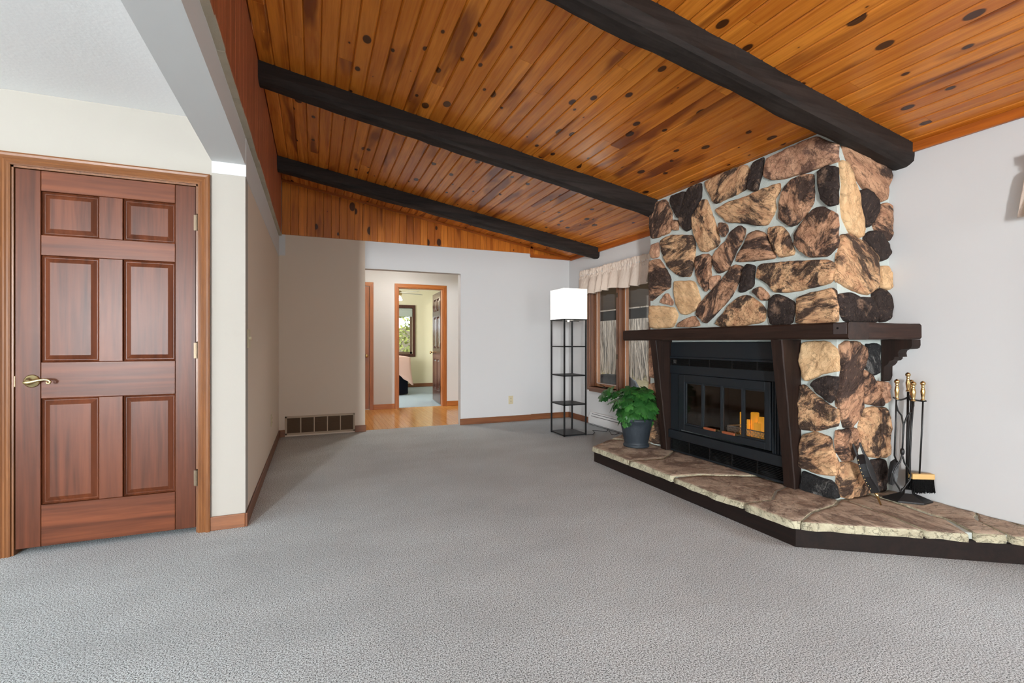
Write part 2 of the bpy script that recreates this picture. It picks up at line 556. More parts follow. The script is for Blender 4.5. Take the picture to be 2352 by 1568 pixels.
wb = MB()
OX0, OX1, OZ = 0.585, 1.82, 2.032
e = 0.03
wb.prism([(OX0, OZ), (OX1, OZ), (OX1, zc(OX1) + e), (OX0, zc(OX0) + e)], xz(0, 0), YB, YB + 0.12)
wb.prism([(OX1, 0), (RECESS_X, 0), (RECESS_X, zc(RECESS_X) + e), (OX1, zc(OX1) + e)], xz(0, 0), YB, YB + 0.12)
wb.prism([(RECESS_X, 0), (XR, 0), (XR, zc(XR) + e), (RECESS_X, zc(RECESS_X) + e)], xz(0, 0), RECESS_Y, YB + 0.12)
struct(MB().prism([(-0.5, 0), (OX0, 0), (OX0, zc(OX0) + e), (-0.5, zc(-0.5) + e)], xz(0, 0), YB, YB + 0.12).build('wall_back_left', M['tan']),
       'tan-painted wall above the return-air vent', 'wall')
wall_back = struct(wb.build('wall_back', M['white']), 'pale wall with the cased-free opening to the hall', 'wall')

wr = MB()
W1Y0, W1Y1, W1Z0, W1Z1 = 4.40, 5.66, 0.51, 2.00
W2Y0, W2Y1, W2Z0, W2Z1 = -0.58, 1.22, 0.80, 2.00
XO = XR + 0.16
ZT = 2.45
ys = [REAR_Y - 0.12, W2Y0, W2Y1, W1Y0, W1Y1, YB + 0.12]
wr.box(XR, XO, ys[0], ys[1], 0, ZT).box(XR, XO, ys[2], ys[3], 0, ZT).box(XR, XO, ys[4], ys[5], 0, ZT)
for a, b, z0, z1 in ((W2Y0, W2Y1, W2Z0, W2Z1), (W1Y0, W1Y1, W1Z0, W1Z1)):
    wr.box(XR, XO, a, b, 0, z0).box(XR, XO, a, b, z1, ZT)
wall_right = struct(wr.build('wall_right', M['white']), 'white wall behind the stone chimney', 'wall')

wq = MB()
GX0, GX1, GZ = -4.5, -3.74, 2.36
KX0, KX1, KZ0, KZ1 = 0.4, 3.0, 0.6, 2.1
for a, b, z0, z1 in ((-5.1, GX0, 0, BIG), (GX0, GX1, GZ, BIG), (GX1, KX0, 0, BIG), (KX0, KX1, 0, KZ0), (KX0, KX1, KZ1, BIG), (KX1, XR, 0, BIG)):
    wq.box(a, b, REAR_Y - 0.12, REAR_Y, z0, z1)
struct(wq.build('wall_rear', M['white']), 'white wall with glass doors opposite the hall opening', 'wall')
wf = MB()
for a, b, z0, z1 in ((REAR_Y, -1.0, 0, 2.42), (-1.0, 1.4, 0, 0.05), (-1.0, 1.4, 2.1, 2.42), (1.4, YD, 0, 2.42)):
    wf.box(-5.1, -5.0, a, b, z0, z1)
struct(wf.build('wall_side', M['white']), 'white side wall of the adjoining space', 'wall')

# ceiling: backing plus tongue-and-groove pine planks
cb = MB()
cb.prism([(-0.5, zc(-0.5) + 0.02), (XR + 0.16, zc(XR + 0.16) + 0.02), (XR + 0.16, zc(XR + 0.16) + 0.10), (-0.5, zc(-0.5) + 0.10)],
         xz(0, 0), REAR_Y - 0.12, YB + 0.12)
ceiling = struct(cb.build('ceiling', M['trimpine']), 'sloping varnished knotty pine plank ceiling', 'ceiling')


def plank_mesh(name, w, t, ch, mat):
    """unit-length plank along local y, face down at z=0, chamfered face edges"""
    poly = [(0.0006, t), (0.0006, ch), (ch, 0), (w - ch, 0), (w - 0.0006, ch), (w - 0.0006, t)]
    m = MB().prism(poly, lambda u, v, d: (u, d, v), 0.0, 1.0)
    me = bpy.data.meshes.new(name)
    me.from_pydata(m.v, [], m.f)
    me.materials.append(mat)
    bm = bmesh.new()
    bm.from_mesh(me)
    bmesh.ops.recalc_face_normals(bm, faces=bm.faces)
    bm.to_mesh(me)
    bm.free()
    return me


PW = 0.0985
pm = plank_mesh('plank', PW, 0.018, 0.008, M['pine'])
x = XW
i = 0
while x < XR - 0.01:
    y = REAR_Y
    cuts = []
    yy = REAR_Y + rng.uniform(0.8, 3.4)
    while yy < YB - 0.5:
        cuts.append(yy)
        yy += rng.uniform(2.6, 4.4)
    for yn in cuts + [YB]:
        p = bpy.data.objects.new('plank', pm)
        COL.objects.link(p)
        p.parent = ceiling
        p.location = (x, y + 0.0005, zc(x))
        p.rotation_euler = (0, ALPHA, 0)
        wscale = 1.0 if x + PW * math.cos(ALPHA) < XR else (XR - x) / (PW * math.cos(ALPHA))
        p.scale = (wscale, yn - y - 0.001, 1)
        y = yn
    x += PW * math.cos(ALPHA)
    i += 1

# gable planks above the back wall
gm = plank_mesh('plank', 0.0905, 0.014, 0.004, M['pinev'])
x = XW
while x < XR - 0.02:
    w = 0.0905
    zb = 2.375 if x < RECESS_X - 0.02 else 2.365
    yf = YB if x < RECESS_X - 0.02 else RECESS_Y
    top = zc(x + w)
    if x + w > XR:
        w = XR - x
    if top - zb > 0.01:
        p = bpy.data.objects.new('plank', gm)
        COL.objects.link(p)
        p.parent = wall_back
        # local y up, local z into the wall
        p.rotation_euler = (math.pi / 2, 0, 0)
        p.location = (x, yf - 0.014, zb)
        p.rotation_euler = (R90, 0, 0)
        p.scale = (w / 0.0905, top - zb, -1)
    x += 0.0905
struct(MB().prism([(XW, zc(XW)), (XR, zc(XR)), (XR, zc(XR) - 0.028), (XW, zc(XW) - 0.028)], xz(0, 0), YB - 0.03, YB - 0.012).build('trim_3', M['trimpinex']),
       'thin pine moulding where the gable meets the ceiling', 'trim')
struct(MB().box(RECESS_X - 0.012, XR, YB - 0.006, RECESS_Y, 2.325, 2.37).box(RECESS_X - 0.016, RECESS_X + 0.016, YB - 0.03, YB - 0.0, 2.34, 2.47).build('trim_4', M['trimpinex']),
       'short pine board under the low end of the gable', 'trim')
struct(MB().prism([(XR - 0.022, zc(XR) - 0.055), (XR, zc(XR) - 0.055), (XR, zc(XR)), (XR - 0.022, zc(XR - 0.022))], xz(0, 0), REAR_Y, YB - 0.03).build('trim_5', M['trimpine'], bevel=0.004),
       'pine crown strip along the top of the right wall', 'trim')

# reddish panelling above the header
pl = MB().prism([(0.0006, 0), (0.0006, -0.031), (0.003, -0.033), (0.137, -0.033), (0.1394, -0.031), (0.1394, 0)],
                lambda u, v, d: (XL - v, u, d), 2.362, zc(XW))
rp = pl.build('plank', M['redwood'])
pr = struct(MB().box(-0.40, XL, REAR_Y, YB, 2.40, zc(XW)).build('wall_left_upper', M['redwood']),
            'reddish wood panelled wall above the white header', 'wall')
rp.parent = pr
rp.location = (0, REAR_Y, 0)
k = 1
while REAR_Y + (k + 1) * 0.14 < YB - 0.01:
    q = rp.copy()
    COL.objects.link(q)
    q.location = (0, REAR_Y + k * 0.14, 0)
    k += 1
# raw, broken plaster edge under the panelling
ed = MB()
y = REAR_Y
while y < YB - 0.04:
    n = min(YB - 0.03, y + rng.uniform(0.10, 0.34))
    j = rng.uniform(-0.002, 0.002)
    ed.box(XL, XW - 0.001 + j, y + 0.001, n - 0.001, 2.352 + j, 2.366)
    y = n
struct(ed.build('trim_6', M['plaster']), 'rough raw plaster edge below the reddish panelling', 'trim')


# ------------------------------------------------------------------ ceiling beams
def log_beam(y0, w, h, x0, x1, seed, label):
    m = MB()
    prof = [(0, 0.02), (0, -0.55), (0.03, -0.78), (0.13, -0.93), (0.30, -1.0), (0.70, -1.0), (0.87, -0.93), (0.97, -0.78), (1, -0.55), (1, 0.02)]
    nseg = 90
    vs, fs = [], []
    n = len(prof)
    for i in range(nseg + 1):
        xx = x0 + (x1 - x0) * i / nseg
        for u, v in prof:
            p = Vector((xx * 2.2, u * 3 + seed, v * 3))
            d = noise.noise(p) * 0.010 + noise.noise(p * 3.7) * 0.004
            uu = y0 + w * 0.5 + (u - 0.5) * (w + d * 2)
            vs.append((xx, uu, zc(xx) + (v * h if v > 0 else v * (h + d))))
    for i in range(nseg):
        for k in range(n - 1):
            fs.append((i * n + k, i * n + k + 1, (i + 1) * n + k + 1, (i + 1) * n + k))
        fs.append((i * n + n - 1, i * n, (i + 1) * n, (i + 1) * n + n - 1))
    fs.append(tuple(range(n)))
    fs.append(tuple(nseg * n + k for k in range(n - 1, -1, -1)))
    m.add(vs, fs)
    o = m.build('ceiling_beam', M['beam'], smooth=False)
    return tag(o, label, 'beam', 'hewn beams under the pine ceiling')


log_beam(1.825, 0.15, 0.135, XW, XR, 3.1, 'thick dark hewn ceiling beam crossing in front of the stone chimney top')
log_beam(3.64, 0.155, 0.135, XW, 2.985, 9.4, 'dark hewn ceiling beam whose low end meets the stone chimney face')
log_beam(5.43, 0.16, 0.135, XW, XR, 15.7, 'dark hewn ceiling beam beside the pine gable, ending above the curtained window')


# ------------------------------------------------------------------ baseboards
def base(name, x0, x1, y0, y1, mat, label, h=0.082):
    struct(MB().box(x0, x1, y0, y1, 0, h).build(name, mat, bevel=0.004), label, 'baseboard')


base('baseboard_left', XL, XL + 0.013, YD - 0.013, YB, M['base_y'], 'brown wood baseboard along the tan wall')
base('baseboard_door', -0.568, XL, YD - 0.013, YD, M['base_x'], 'short brown baseboard between door casing and wall corner')
base('baseboard_back', OX1 - 0.012, RECESS_X, YB - 0.013, YB, M['base_x'], 'brown baseboard below the wall outlet')
base('baseboard_opening', 0.466, OX0 + 0.012, YB - 0.013, YB, M['base_x'], 'stub of brown baseboard between vent and hall opening')
base('baseboard_corner', XL + 0.013, -0.32, YB - 0.013, YB, M['base_x'], 'stub of dark baseboard in the corner beside the vent')
base('baseboard_recess', RECESS_X, XR - 0.013, RECESS_Y - 0.013, RECESS_Y, M['base_x'], 'brown baseboard behind the shelf lamp')
base('baseboard_right', XR - 0.013, XR, 5.62, RECESS_Y, M['base_y'], 'brown baseboard between corner and white heater')


# ------------------------------------------------------------------ door casings
def casing(name, x0, x1, zt, y, w, mats, label, prof=None, sgn=-1):
    prof = prof or [(0, 0.0), (0, 0.010), (0.007, 0.013), (0.015, 0.011), (0.021, 0.015), (0.030, 0.012), (0.034, 0.015), (0.043, 0.021), (0.054, 0.024), (0.062, 0.021), (0.062, 0.0)]
    s = w / 0.062
    m = MB()
    n = len(prof)
    vs = []
    for d, t in prof:
        d *= s
        for px_, pz in ((x0 - d, 0), (x0 - d, zt + d), (x1 + d, zt + d), (x1 + d, 0)):
            vs.append((px_, y + sgn * t, pz))
    for seg in range(3):
        fs = [(k * 4 + seg, k * 4 + seg + 1, (k + 1) * 4 + seg + 1, (k + 1) * 4 + seg) for k in range(n - 1)]
        m.add(vs, fs, 1 if seg == 1 else 0)
    return struct(m.build(name, mats), label, 'door casing')


casing('trim_7', DX0, DX1, DZT, YD, 0.062, [M['casing_z'], M['casing_x']], 'moulded brown casing around the six-panel door')
jm = MB()
jm.box(DX0 - 0.0, DX0 + 0.010, YD - 0.001, YD + 0.12, 0, DZT).box(DX1 - 0.010, DX1, YD - 0.001, YD + 0.12, 0, DZT).box(DX0, DX1, YD - 0.001, YD + 0.12, DZT - 0.010, DZT)
struct(jm.build('trim_8', M['casing_z']), 'brown jamb lining the six-panel doorway', 'door jamb')


# ------------------------------------------------------------------ six-panel doors
def six_panel(name, fn, us, vs, thick, mz, mx, label, cat='door', handle=None):
    """us: 6 stile edges, vs: 8 rail edges, fn(u, v, w) with w out of the face"""
    root = empty(name, fn(us[0], vs[0], -thick))
    struct(root, label, cat)

    def slab(nm, u0, u1, v0, v1, mat):
        g = 0.0006
        c = 0.0025
        m = MB()
        vv = [(u0 + g, v0 + g, -thick), (u1 - g, v0 + g, -thick), (u1 - g, v1 - g, -thick), (u0 + g, v1 - g, -thick),
              (u0 + g, v0 + g, -c), (u1 - g, v0 + g, -c), (u1 - g, v1 - g, -c), (u0 + g, v1 - g, -c),
              (u0 + c, v0 + c, 0), (u1 - c, v0 + c, 0), (u1 - c, v1 - c, 0), (u0 + c, v1 - c, 0)]
        fs = [(3, 2, 1, 0), (8, 9, 10, 11)]
        for b in (0, 4):
            fs += [(b + k, b + (k + 1) % 4, b + 4 + (k + 1) % 4, b + 4 + k) for k in range(4)]
        m.add([fn(*p) for p in vv], fs)
        return m.build(nm, mat, root)

    slab('stile', us[0], us[1], vs[0], vs[7], mz)
    slab('stile', us[4], us[5], vs[0], vs[7], mz)
    for k in range(4):
        slab('rail', us[1], us[4], vs[2 * k], vs[2 * k + 1], mx)
    for k in range(3):
        slab('mullion', us[2], us[3], vs[2 * k + 1], vs[2 * k + 2], mz)
        for a, b in ((1, 2), (3, 4)):
            rings = [(0.0, -0.013), (0.004, -0.010), (0.010, -0.0165), (0.013, -0.0165), (0.036, -0.0045), (0.040, -0.0045)]
            m = MB()
            vv, fs = [], []
            for ins, w in rings:
                u0, u1, v0, v1 = us[a] + ins, us[b] - ins, vs[2 * k + 1] + ins, vs[2 * k + 2] - ins
                vv += [fn(u0, v0, w), fn(u1, v0, w), fn(u1, v1, w), fn(u0, v1, w)]
            for r_ in range(len(rings) - 1):
                fs += [(4 * r_ + q, 4 * r_ + (q + 1) % 4, 4 * r_ + 4 + (q + 1) % 4, 4 * r_ + 4 + q) for q in range(4)]
            fs.append(tuple(4 * (len(rings) - 1) + q for q in range(4)))
            b0 = len(vv)
            vv += [fn(us[a], vs[2 * k + 1], -thick * 0.8), fn(us[b], vs[2 * k + 1], -thick * 0.8), fn(us[b], vs[2 * k + 2], -thick * 0.8), fn(us[a], vs[2 * k + 2], -thick * 0.8)]
            fs += [(b0 + 3, b0 + 2, b0 + 1, b0)] + [(b0 + q, b0 + (q + 1) % 4, (q + 1) % 4, q) for q in range(4)]
            m.add(vv, fs)
            m.build('panel', mz, root)
    return root


DOOR_Y = YD + 0.006
d1 = six_panel('door_1', lambda u, v, w: (u, DOOR_Y - w, v), [-1.443, -1.339, -1.094, -0.987, -0.742, -0.640],
               [0.028, 0.249, 0.812, 1.005, 1.572, 1.680, 1.912, 2.020], 0.035, M['door_z'], M['door_x'],
               'glossy red-brown six-panel door with brass lever')
for z in (1.808, 1.062, 0.318):
    h = MB().lathe([(0.0062, -0.046), (0.0062, 0.046)], (-0.633, YD - 0.004, z), 10).lathe([(0.004, 0.046), (0.006, 0.049), (0.002, 0.053)], (-0.633, YD - 0.004, z), 10)
    h.box(-0.650, -0.633, YD - 0.0005, YD + 0.003, z - 0.045, z + 0.045)
    h.build('hinge', M['hinge'], d1, smooth=False)
hz, hx = 0.906, -1.374
hand = MB().lathe([(0.034, 0.0), (0.034, -0.004), (0.029, -0.009), (0.014, -0.012), (0.012, -0.042), (0.010, -0.046)], (hx, DOOR_Y, hz), 28, axis='y').build('handle', M['antbrass'], d1, smooth=True)
lp = [(-1.390, -0.004), (-1.374, -0.004), (-1.352, 0.000), (-1.328, 0.007), (-1.305, 0.009), (-1.289, 0.006), (-1.281, -0.003), (-1.285, -0.011), (-1.294, -0.012), (-1.298, -0.006), (-1.293, -0.002)]
MB().tube([(a, DOOR_Y - 0.046, hz + b) for a, b in lp], [0.008, 0.011, 0.009, 0.0075, 0.0065, 0.006, 0.0055, 0.005, 0.0045, 0.004, 0.003], 10).build('lever', M['antbrass'], hand, smooth=True)
MB().lathe([(0.006, 0.0), (0.006, -0.004), (0.003, -0.006)], (hx - 0.006, DOOR_Y - 0.046, hz - 0.004), 10, axis='y').build('lock_button', M['hinge'], hand, smooth=True)
MB().box(-1.4555, -1.442, DOOR_Y - 0.002, DOOR_Y + 0.02, hz - 0.028, hz + 0.028).build('latch_plate', M['brass'], d1)

# ------------------------------------------------------------------ hall and bedroom beyond the opening
HY, BY = 8.17, 11.95
HX0, HX1 = -0.5, 3.3
floor_hall = struct(MB().box(HX0, HX1, YB + 0.07, HY + 0.10, -0.06, -0.006).build('floor_hall', M['hardwood']), 'glossy oak strip floor in the hall', 'floor')
bm_ = plank_mesh('board', 0.057, 0.006, 0.0008, M['hardwood'])
x = 0.25
while x < 3.0:
    for a, b in ((YB + 0.07, YB + 0.07 + rng.uniform(0.5, 1.3)), (None, HY)):
        if a is None:
            a = last
        last = b
        p = bpy.data.objects.new('board', bm_)
        COL.objects.link(p)
        p.parent = floor_hall
        p.location = (x, a, 0.0)
        p.scale = (1, b - a - 0.0008, -1)
    x += 0.057
HDX0, HDX1, HDZ = 1.305, 2.072, 2.035
CLX0, CLX1 = 0.10, 0.838
wh = MB()
for a, b, z0, z1 in ((HX0, CLX0, 0, 2.42), (CLX0, CLX1, HDZ, 2.42), (CLX1, HDX0, 0, 2.42), (HDX0, HDX1, HDZ, 2.42), (HDX1, HX1, 0, 2.42)):
    wh.box(a, b, HY, HY + 0.12, z0, z1)
struct(wh.build('wall_hall', M['white']), 'white hall wall around the bedroom doorway', 'wall')
struct(MB().box(HX0 - 0.1, HX0, YB + 0.12, HY + 0.12, 0, 2.42).build('wall_hall_end', M['white']), 'white end wall of the hall', 'wall')
struct(MB().box(HX1, HX1 + 0.1, YB + 0.12, BY, 0, 2.42).build('wall_hall_side', M['bedwall']), 'side wall beyond the bedroom door', 'wall')
struct(MB().box(-1.7, HX1 + 0.1, YB + 0.12, BY + 0.1, 2.42, 2.5).build('ceiling_hall', M['ceilwhite']), 'flat white ceiling over hall and bedroom', 'ceiling')
struct(MB().box(-1.7, HX1, HY + 0.10, BY + 0.1, -0.06, 0.0).build('floor_bedroom', M['bedcarpet']), 'pale blue-grey bedroom carpet', 'floor')
struct(MB().box(-1.7, -1.6, HY + 0.12, 9.2, 0, 2.42).box(-1.7, -1.6, 10.8, BY, 0, 2.42).box(-1.7, -1.6, 9.2, 10.8, 0, 0.85).box(-1.7, -1.6, 9.2, 10.8, 2.05, 2.42).build('wall_bedroom_side', M['bedwall']), 'cream side wall of the bedroom', 'wall')
flat_prof = [(0, 0), (0, 0.014), (0.004, 0.017), (0.058, 0.017), (0.062, 0.014), (0.062, 0)]
casing('trim_9', HDX0, HDX1, HDZ, HY, 0.062, [M['halltrim_z'], M['halltrim_x']], 'plain orange oak casing around the bedroom doorway', flat_prof)
casing('trim_10', CLX0, CLX1, HDZ, HY, 0.062, [M['halltrim_z'], M['halltrim_x']], 'plain orange oak casing around the hall closet', flat_prof)
jm = MB()
jm.box(HDX0, HDX0 + 0.012, HY, HY + 0.12, 0, HDZ).box(HDX1 - 0.012, HDX1, HY, HY + 0.12, 0, HDZ).box(HDX0, HDX1, HY, HY + 0.12, HDZ - 0.012, HDZ)
struct(jm.build('trim_11', M['halltrim_z']), 'oak jamb lining the bedroom doorway', 'door jamb')
for nm, a, b in (('baseboard_hall', CLX1 + 0.062, HDX0 - 0.062), ('baseboard_hall_side', HDX1 + 0.062, HX1)):
    struct(MB().box(a, b, HY - 0.013, HY, 0, 0.085).build(nm, M['halltrim_x'], bevel=0.004), 'orange oak baseboard on the hall wall ' + ('left' if a < 1 else 'right') + ' of the bedroom doorway', 'baseboard')
d2 = empty('door_2', (CLX0, HY + 0.02, 0))
struct(d2, 'flush orange wood closet door with brass knob in hall', 'door')
MB().box(CLX0 + 0.003, CLX1 - 0.003, HY + 0.012, HY + 0.047, 0.012, HDZ - 0.006).build('leaf', M['halltrim_z'], d2)
kp = ony(842, 817, HY)
MB().lathe([(0.030, 0.0), (0.028, -0.004), (0.010, -0.008), (0.010, -0.028), (0.024, -0.036), (0.028, -0.048), (0.022, -0.060), (0.008, -0.064)], (kp.x, HY + 0.012, kp.z), 20, axis='y').build('knob', M['brass'], d2, smooth=True)

# open bedroom door, folded back into the bedroom
d3 = six_panel('door_3', lambda u, v, w: (2.055 - w + 0.05 * u, HY + 0.125 + u, v), [0.0, 0.11, 0.335, 0.425, 0.65, 0.76],
               [0.02, 0.24, 0.80, 1.00, 1.57, 1.68, 1.90, 2.015], 0.034, M['darkdoor'], M['darkdoor'], 'dark brown six-panel bedroom door standing open')
for z in (1.80, 1.05, 0.30):
    MB().lathe([(0.007, -0.045), (0.007, 0.045)], (2.046, HY + 0.122, z), 10).build('hinge', M['hinge'], d3)
MB().lathe([(0.030, 0.0), (0.028, -0.004), (0.010, -0.008), (0.010, -0.030), (0.024, -0.038), (0.028, -0.050), (0.022, -0.062), (0.008, -0.066)], (2.086, HY + 0.125 + 0.70, 0.92), 18, axis='x').build('knob', M['brass'], d3, smooth=True)

wtr, wbl = ony(954, 702, BY), ony(954, 818, BY)
BWX1, BWX0, BWZ1, BWZ0 = wtr.x - 0.07, wtr.x - 1.75, wtr.z - 0.06, wbl.z + 0.06
wv = MB()
for a, b, z0, z1 in ((-1.7, BWX0, 0, 2.42), (BWX0, BWX1, 0, BWZ0), (BWX0, BWX1, BWZ1, 2.42), (BWX1, HX1, 0, 2.42)):
    wv.box(a, b, BY, BY + 0.12, z0, z1)
struct(wv.build('wall_bedroom', M['bedwall']), 'cream bedroom wall with brown-framed window', 'wall')
base('baseboard_bedroom', -1.6, HX1, BY - 0.013, BY, M['base_x'], 'dark brown baseboard below the bedroom window', 0.09)
w3 = empty('window_3', (BWX0, BY, BWZ0))
struct(w3, 'brown-framed bedroom window with trees outside', 'window')
fr = MB()
fr.box(BWX0 - 0.07, BWX1 + 0.07, BY - 0.02, BY + 0.02, BWZ1, BWZ1 + 0.07).box(BWX0 - 0.07, BWX1 + 0.07, BY - 0.02, BY + 0.02, BWZ0 - 0.07, BWZ0)
fr.box(BWX0 - 0.07, BWX0, BY - 0.02, BY + 0.02, BWZ0, BWZ1).box(BWX1, BWX1 + 0.07, BY - 0.02, BY + 0.02, BWZ0, BWZ1)
fr.build('window_frame', M['darkdoor'], w3)
sa = MB()
for a, b in ((BWX0, (BWX0 + BWX1) / 2 - 0.01), ((BWX0 + BWX1) / 2 + 0.01, BWX1)):
    sa.box(a, a + 0.05, BY + 0.05, BY + 0.09, BWZ0, BWZ1).box(b - 0.05, b, BY + 0.05, BY + 0.09, BWZ0, BWZ1)
    sa.box(a, b, BY + 0.05, BY + 0.09, BWZ0, BWZ0 + 0.05).box(a, b, BY + 0.05, BY + 0.09, BWZ1 - 0.05, BWZ1)
sa.build('sash', M['grilledark'], w3)
MB().box(BWX0, BWX1, BY + 0.068, BY + 0.072, BWZ0, BWZ1).build('pane', M['glass'], w3)
bl = MB().box(BWX0 + 0.005, BWX1 - 0.005, BY + 0.012, BY + 0.016, BWZ1 - 0.20, BWZ1 - 0.02).lathe([(0.022, BWX0 + 0.005), (0.022, BWX1 - 0.005)], (0, BY + 0.02, BWZ1 - 0.03), 12, axis='x').box(BWX0 + 0.005, BWX1 - 0.005, BY + 0.006, BY + 0.022, BWZ1 - 0.215, BWZ1 - 0.195)
tag(bl.build('roller_blind', M['blind']), 'pale rolled-up roller blind in the bedroom window', 'blind')

# bed corner
bed = tag(empty('bed', (1.0, 10.9, 0)), 'bed with pale pink spread and black skirt in the bedroom', 'bed')
BX0, BX1, BY0, BY1 = 0.35, 1.86, 10.15, 11.85
MB().box(BX0 + 0.03, BX1 - 0.03, BY0 + 0.03, BY1, 0.02, 0.50).build('skirt', M['navy'], bed, bevel=0.02)
MB().box(BX0, BX1, BY0, BY1, 0.50, 0.80).build('mattress', M['pinkcloth'], bed, bevel=0.06)
dm = MB()
n = 40
vs, fs = [], []
path = [(BX0, BY0 - 0.01), (BX1 + 0.01, BY0 - 0.01), (BX1 + 0.01, BY1)]
pts = []
for (a, b), (c_, d_) in zip(path[:-1], path[1:]):
    for k in range(n):
        f_ = k / n
        pts.append((a + (c_ - a) * f_, b + (d_ - b) * f_))
for k, (a, b) in enumerate(pts):
    cd = math.hypot(a - BX1, b - BY0)
    drop = 0.36 + 0.24 * math.exp(-(cd / 0.14) ** 2) + 0.01 * math.sin(k * 0.9)
    ox = 0.014 * math.sin(k * 0.7)
    for s_ in range(6):
        q = s_ / 5
        fl = 0.05 * q * q + ox * q
        nx = 1.0 if k >= n - 3 else 0.0
        ny = 1.0 if k <= n + 3 else 0.0
        vs.append((a + nx * fl, b - ny * fl, 0.80 - drop * q))
for k in range(len(pts) - 1):
    for s_ in range(5):
        fs.append((k * 6 + s_, k * 6 + s_ + 1, (k + 1) * 6 + s_ + 1, (k + 1) * 6 + s_))
dm.add(vs, fs)
dr = dm.build('bedspread_drape', M['pinkcloth'], bed, smooth=True)
dr.modifiers.new('solid', 'SOLIDIFY').thickness = 0.008

# ceiling fan
fc = ony(915, 672, 10.3)
fan = tag(empty('ceiling_fan', (fc.x - 0.03, 10.3, 2.42)), 'pale-bladed ceiling fan with glass light in the bedroom', 'ceiling fan')
FX, FY = fc.x - 0.03, 10.3
MB().lathe([(0.06, 2.42), (0.06, 2.39), (0.015, 2.37), (0.015, 2.21), (0.09, 2.20), (0.11, 2.16), (0.10, 2.11), (0.05, 2.09)], (FX, FY, 0), 20).build('motor', M['fanbrass'], fan, smooth=True)
for k in range(5):
    g = math.radians(18 + 72 * k)
    ca, sa_ = math.cos(g), math.sin(g)
    poly = [(0.12, -0.03), (0.20, -0.055), (0.55, -0.065), (0.60, -0.04), (0.60, 0.04), (0.55, 0.065), (0.20, 0.055), (0.12, 0.03)]
    MB().prism(poly, lambda u, v, w: (FX + u * ca - v * sa_, FY + u * sa_ + v * ca, 2.155 + w + v * 0.2), 0, 0.007).build('blade', M['fan'], fan)
for k in range(3):
    g = math.radians(40 + 120 * k)
    MB().lathe([(0.02, 2.09), (0.035, 2.06), (0.055, 2.02), (0.05, 2.00)], (FX + 0.09 * math.cos(g), FY + 0.09 * math.sin(g), 0), 14).build('glass_shade', M['bulb'], fan, smooth=True)

# unseen ceiling light added to brighten the hall
hl = tag(empty('added_hall_light', (1.2, 7.2, 2.42)), 'unseen round ceiling light added to brighten the hall', 'fill light')
MB().lathe([(0.16, 2.42), (0.16, 2.40)], (1.2, 7.2, 0), 24).build('base_plate', M['antbrass'], hl)
MB().lathe([(0.14, 2.40), (0.13, 2.36), (0.09, 2.33), (0.02, 2.32)], (1.2, 7.2, 0), 24).build('glass_bowl', M['hallfill'], hl, smooth=True)

# ------------------------------------------------------------------ wall fittings
# return-air register
vg = tag(empty('return_air_vent', (0.07, YB, 0.02)), 'wide beige return-air grille low on the tan-shaded wall', 'vent')
VX0, VX1, VZ0, VZ1 = -0.317, 0.463, 0.018, 0.238
fm = MB()
fm.box(VX0, VX1, YB - 0.014, YB, VZ1 - 0.022, VZ1).box(VX0, VX1, YB - 0.014, YB, VZ0, VZ0 + 0.022)
fm.box(VX0, VX0 + 0.02, YB - 0.014, YB, VZ0, VZ1).box(VX1 - 0.02, VX1, YB - 0.014, YB, VZ0, VZ1)
fm.build('frame', M['grille'], vg, bevel=0.002)
cw = (VX1 - VX0 - 0.04) / 5
for k in range(5):
    a = VX0 + 0.02 + k * cw
    if k:
        MB().box(a - 0.006, a + 0.006, YB - 0.012, YB, VZ0 + 0.02, VZ1 - 0.02).build('divider', M['grille'], vg)
    lv = MB().box(a, a + cw, YB - 0.0022, YB - 0.0002, VZ0 + 0.02, VZ1 - 0.02)
    nz = 16
    for q in range(nz):
        z = VZ0 + 0.024 + (VZ1 - VZ0 - 0.048) * q / (nz - 1)
        lv.prism([(-0.010, z - 0.003), (-0.0095, z - 0.0042), (-0.002, z + 0.003), (-0.002, z + 0.0042)], lambda u, v, w: (w, YB + u, v), a + 0.004, a + cw - 0.004)
    lv.build('louver_section', M['grilledark'], vg)


def outlet(name, c, axis, label):
    """axis 'y': plate on a wall facing -y; 'x': plate on a wall facing +x"""
    o = tag(empty(name, c), label, 'outlet')

    def fn(u, v, w):
        return (c[0] + u, c[1] - w, c[2] + v) if axis == 'y' else (c[0] + w, c[1] + u, c[2] + v)
    MB().prism([(-0.036, -0.057), (0.036, -0.057), (0.036, 0.057), (-0.036, 0.057)], fn, 0, 0.006).build('plate', M['almond'], o, bevel=0.003)
    for s in (-1, 1):
        r_ = MB().prism([(0.017 * math.cos(g), s * 0.021 + 0.0145 * math.sin(g)) for g in [math.pi * 2 * k / 16 for k in range(16)]], fn, 0.006, 0.0085).build('receptacle', M['almond'], o)
        sl = MB()
        for u in (-0.007, 0.007):
            sl.prism([(u - 0.0015, s * 0.021 - 0.002), (u + 0.0015, s * 0.021 - 0.002), (u + 0.0015, s * 0.021 + 0.007), (u - 0.0015, s * 0.021 + 0.007)], fn, 0.0083, 0.0092)
        sl.build('slot', M['slotdark'], r_)


outlet('wall_outlet', (2.548, YB, 0.303), 'y', 'almond double outlet above the baseboard by the hall opening')
outlet('wall_outlet', (XL, 5.165, 0.357), 'x', 'almond outlet low on the tan wall')
sw = tag(empty('light_switch', (XL, 3.43, 1.133)), 'almond toggle switch plate near the wall corner', 'switch')
MB().box(XL, XL + 0.006, 3.375, 3.485, 1.075, 1.192).build('plate', M['almond'], sw, bevel=0.003)
for yy in (3.407, 3.453):
    MB().box(XL + 0.006, XL + 0.016, yy - 0.004, yy + 0.004, 1.128, 1.145).build('toggle', M['almond'], sw)

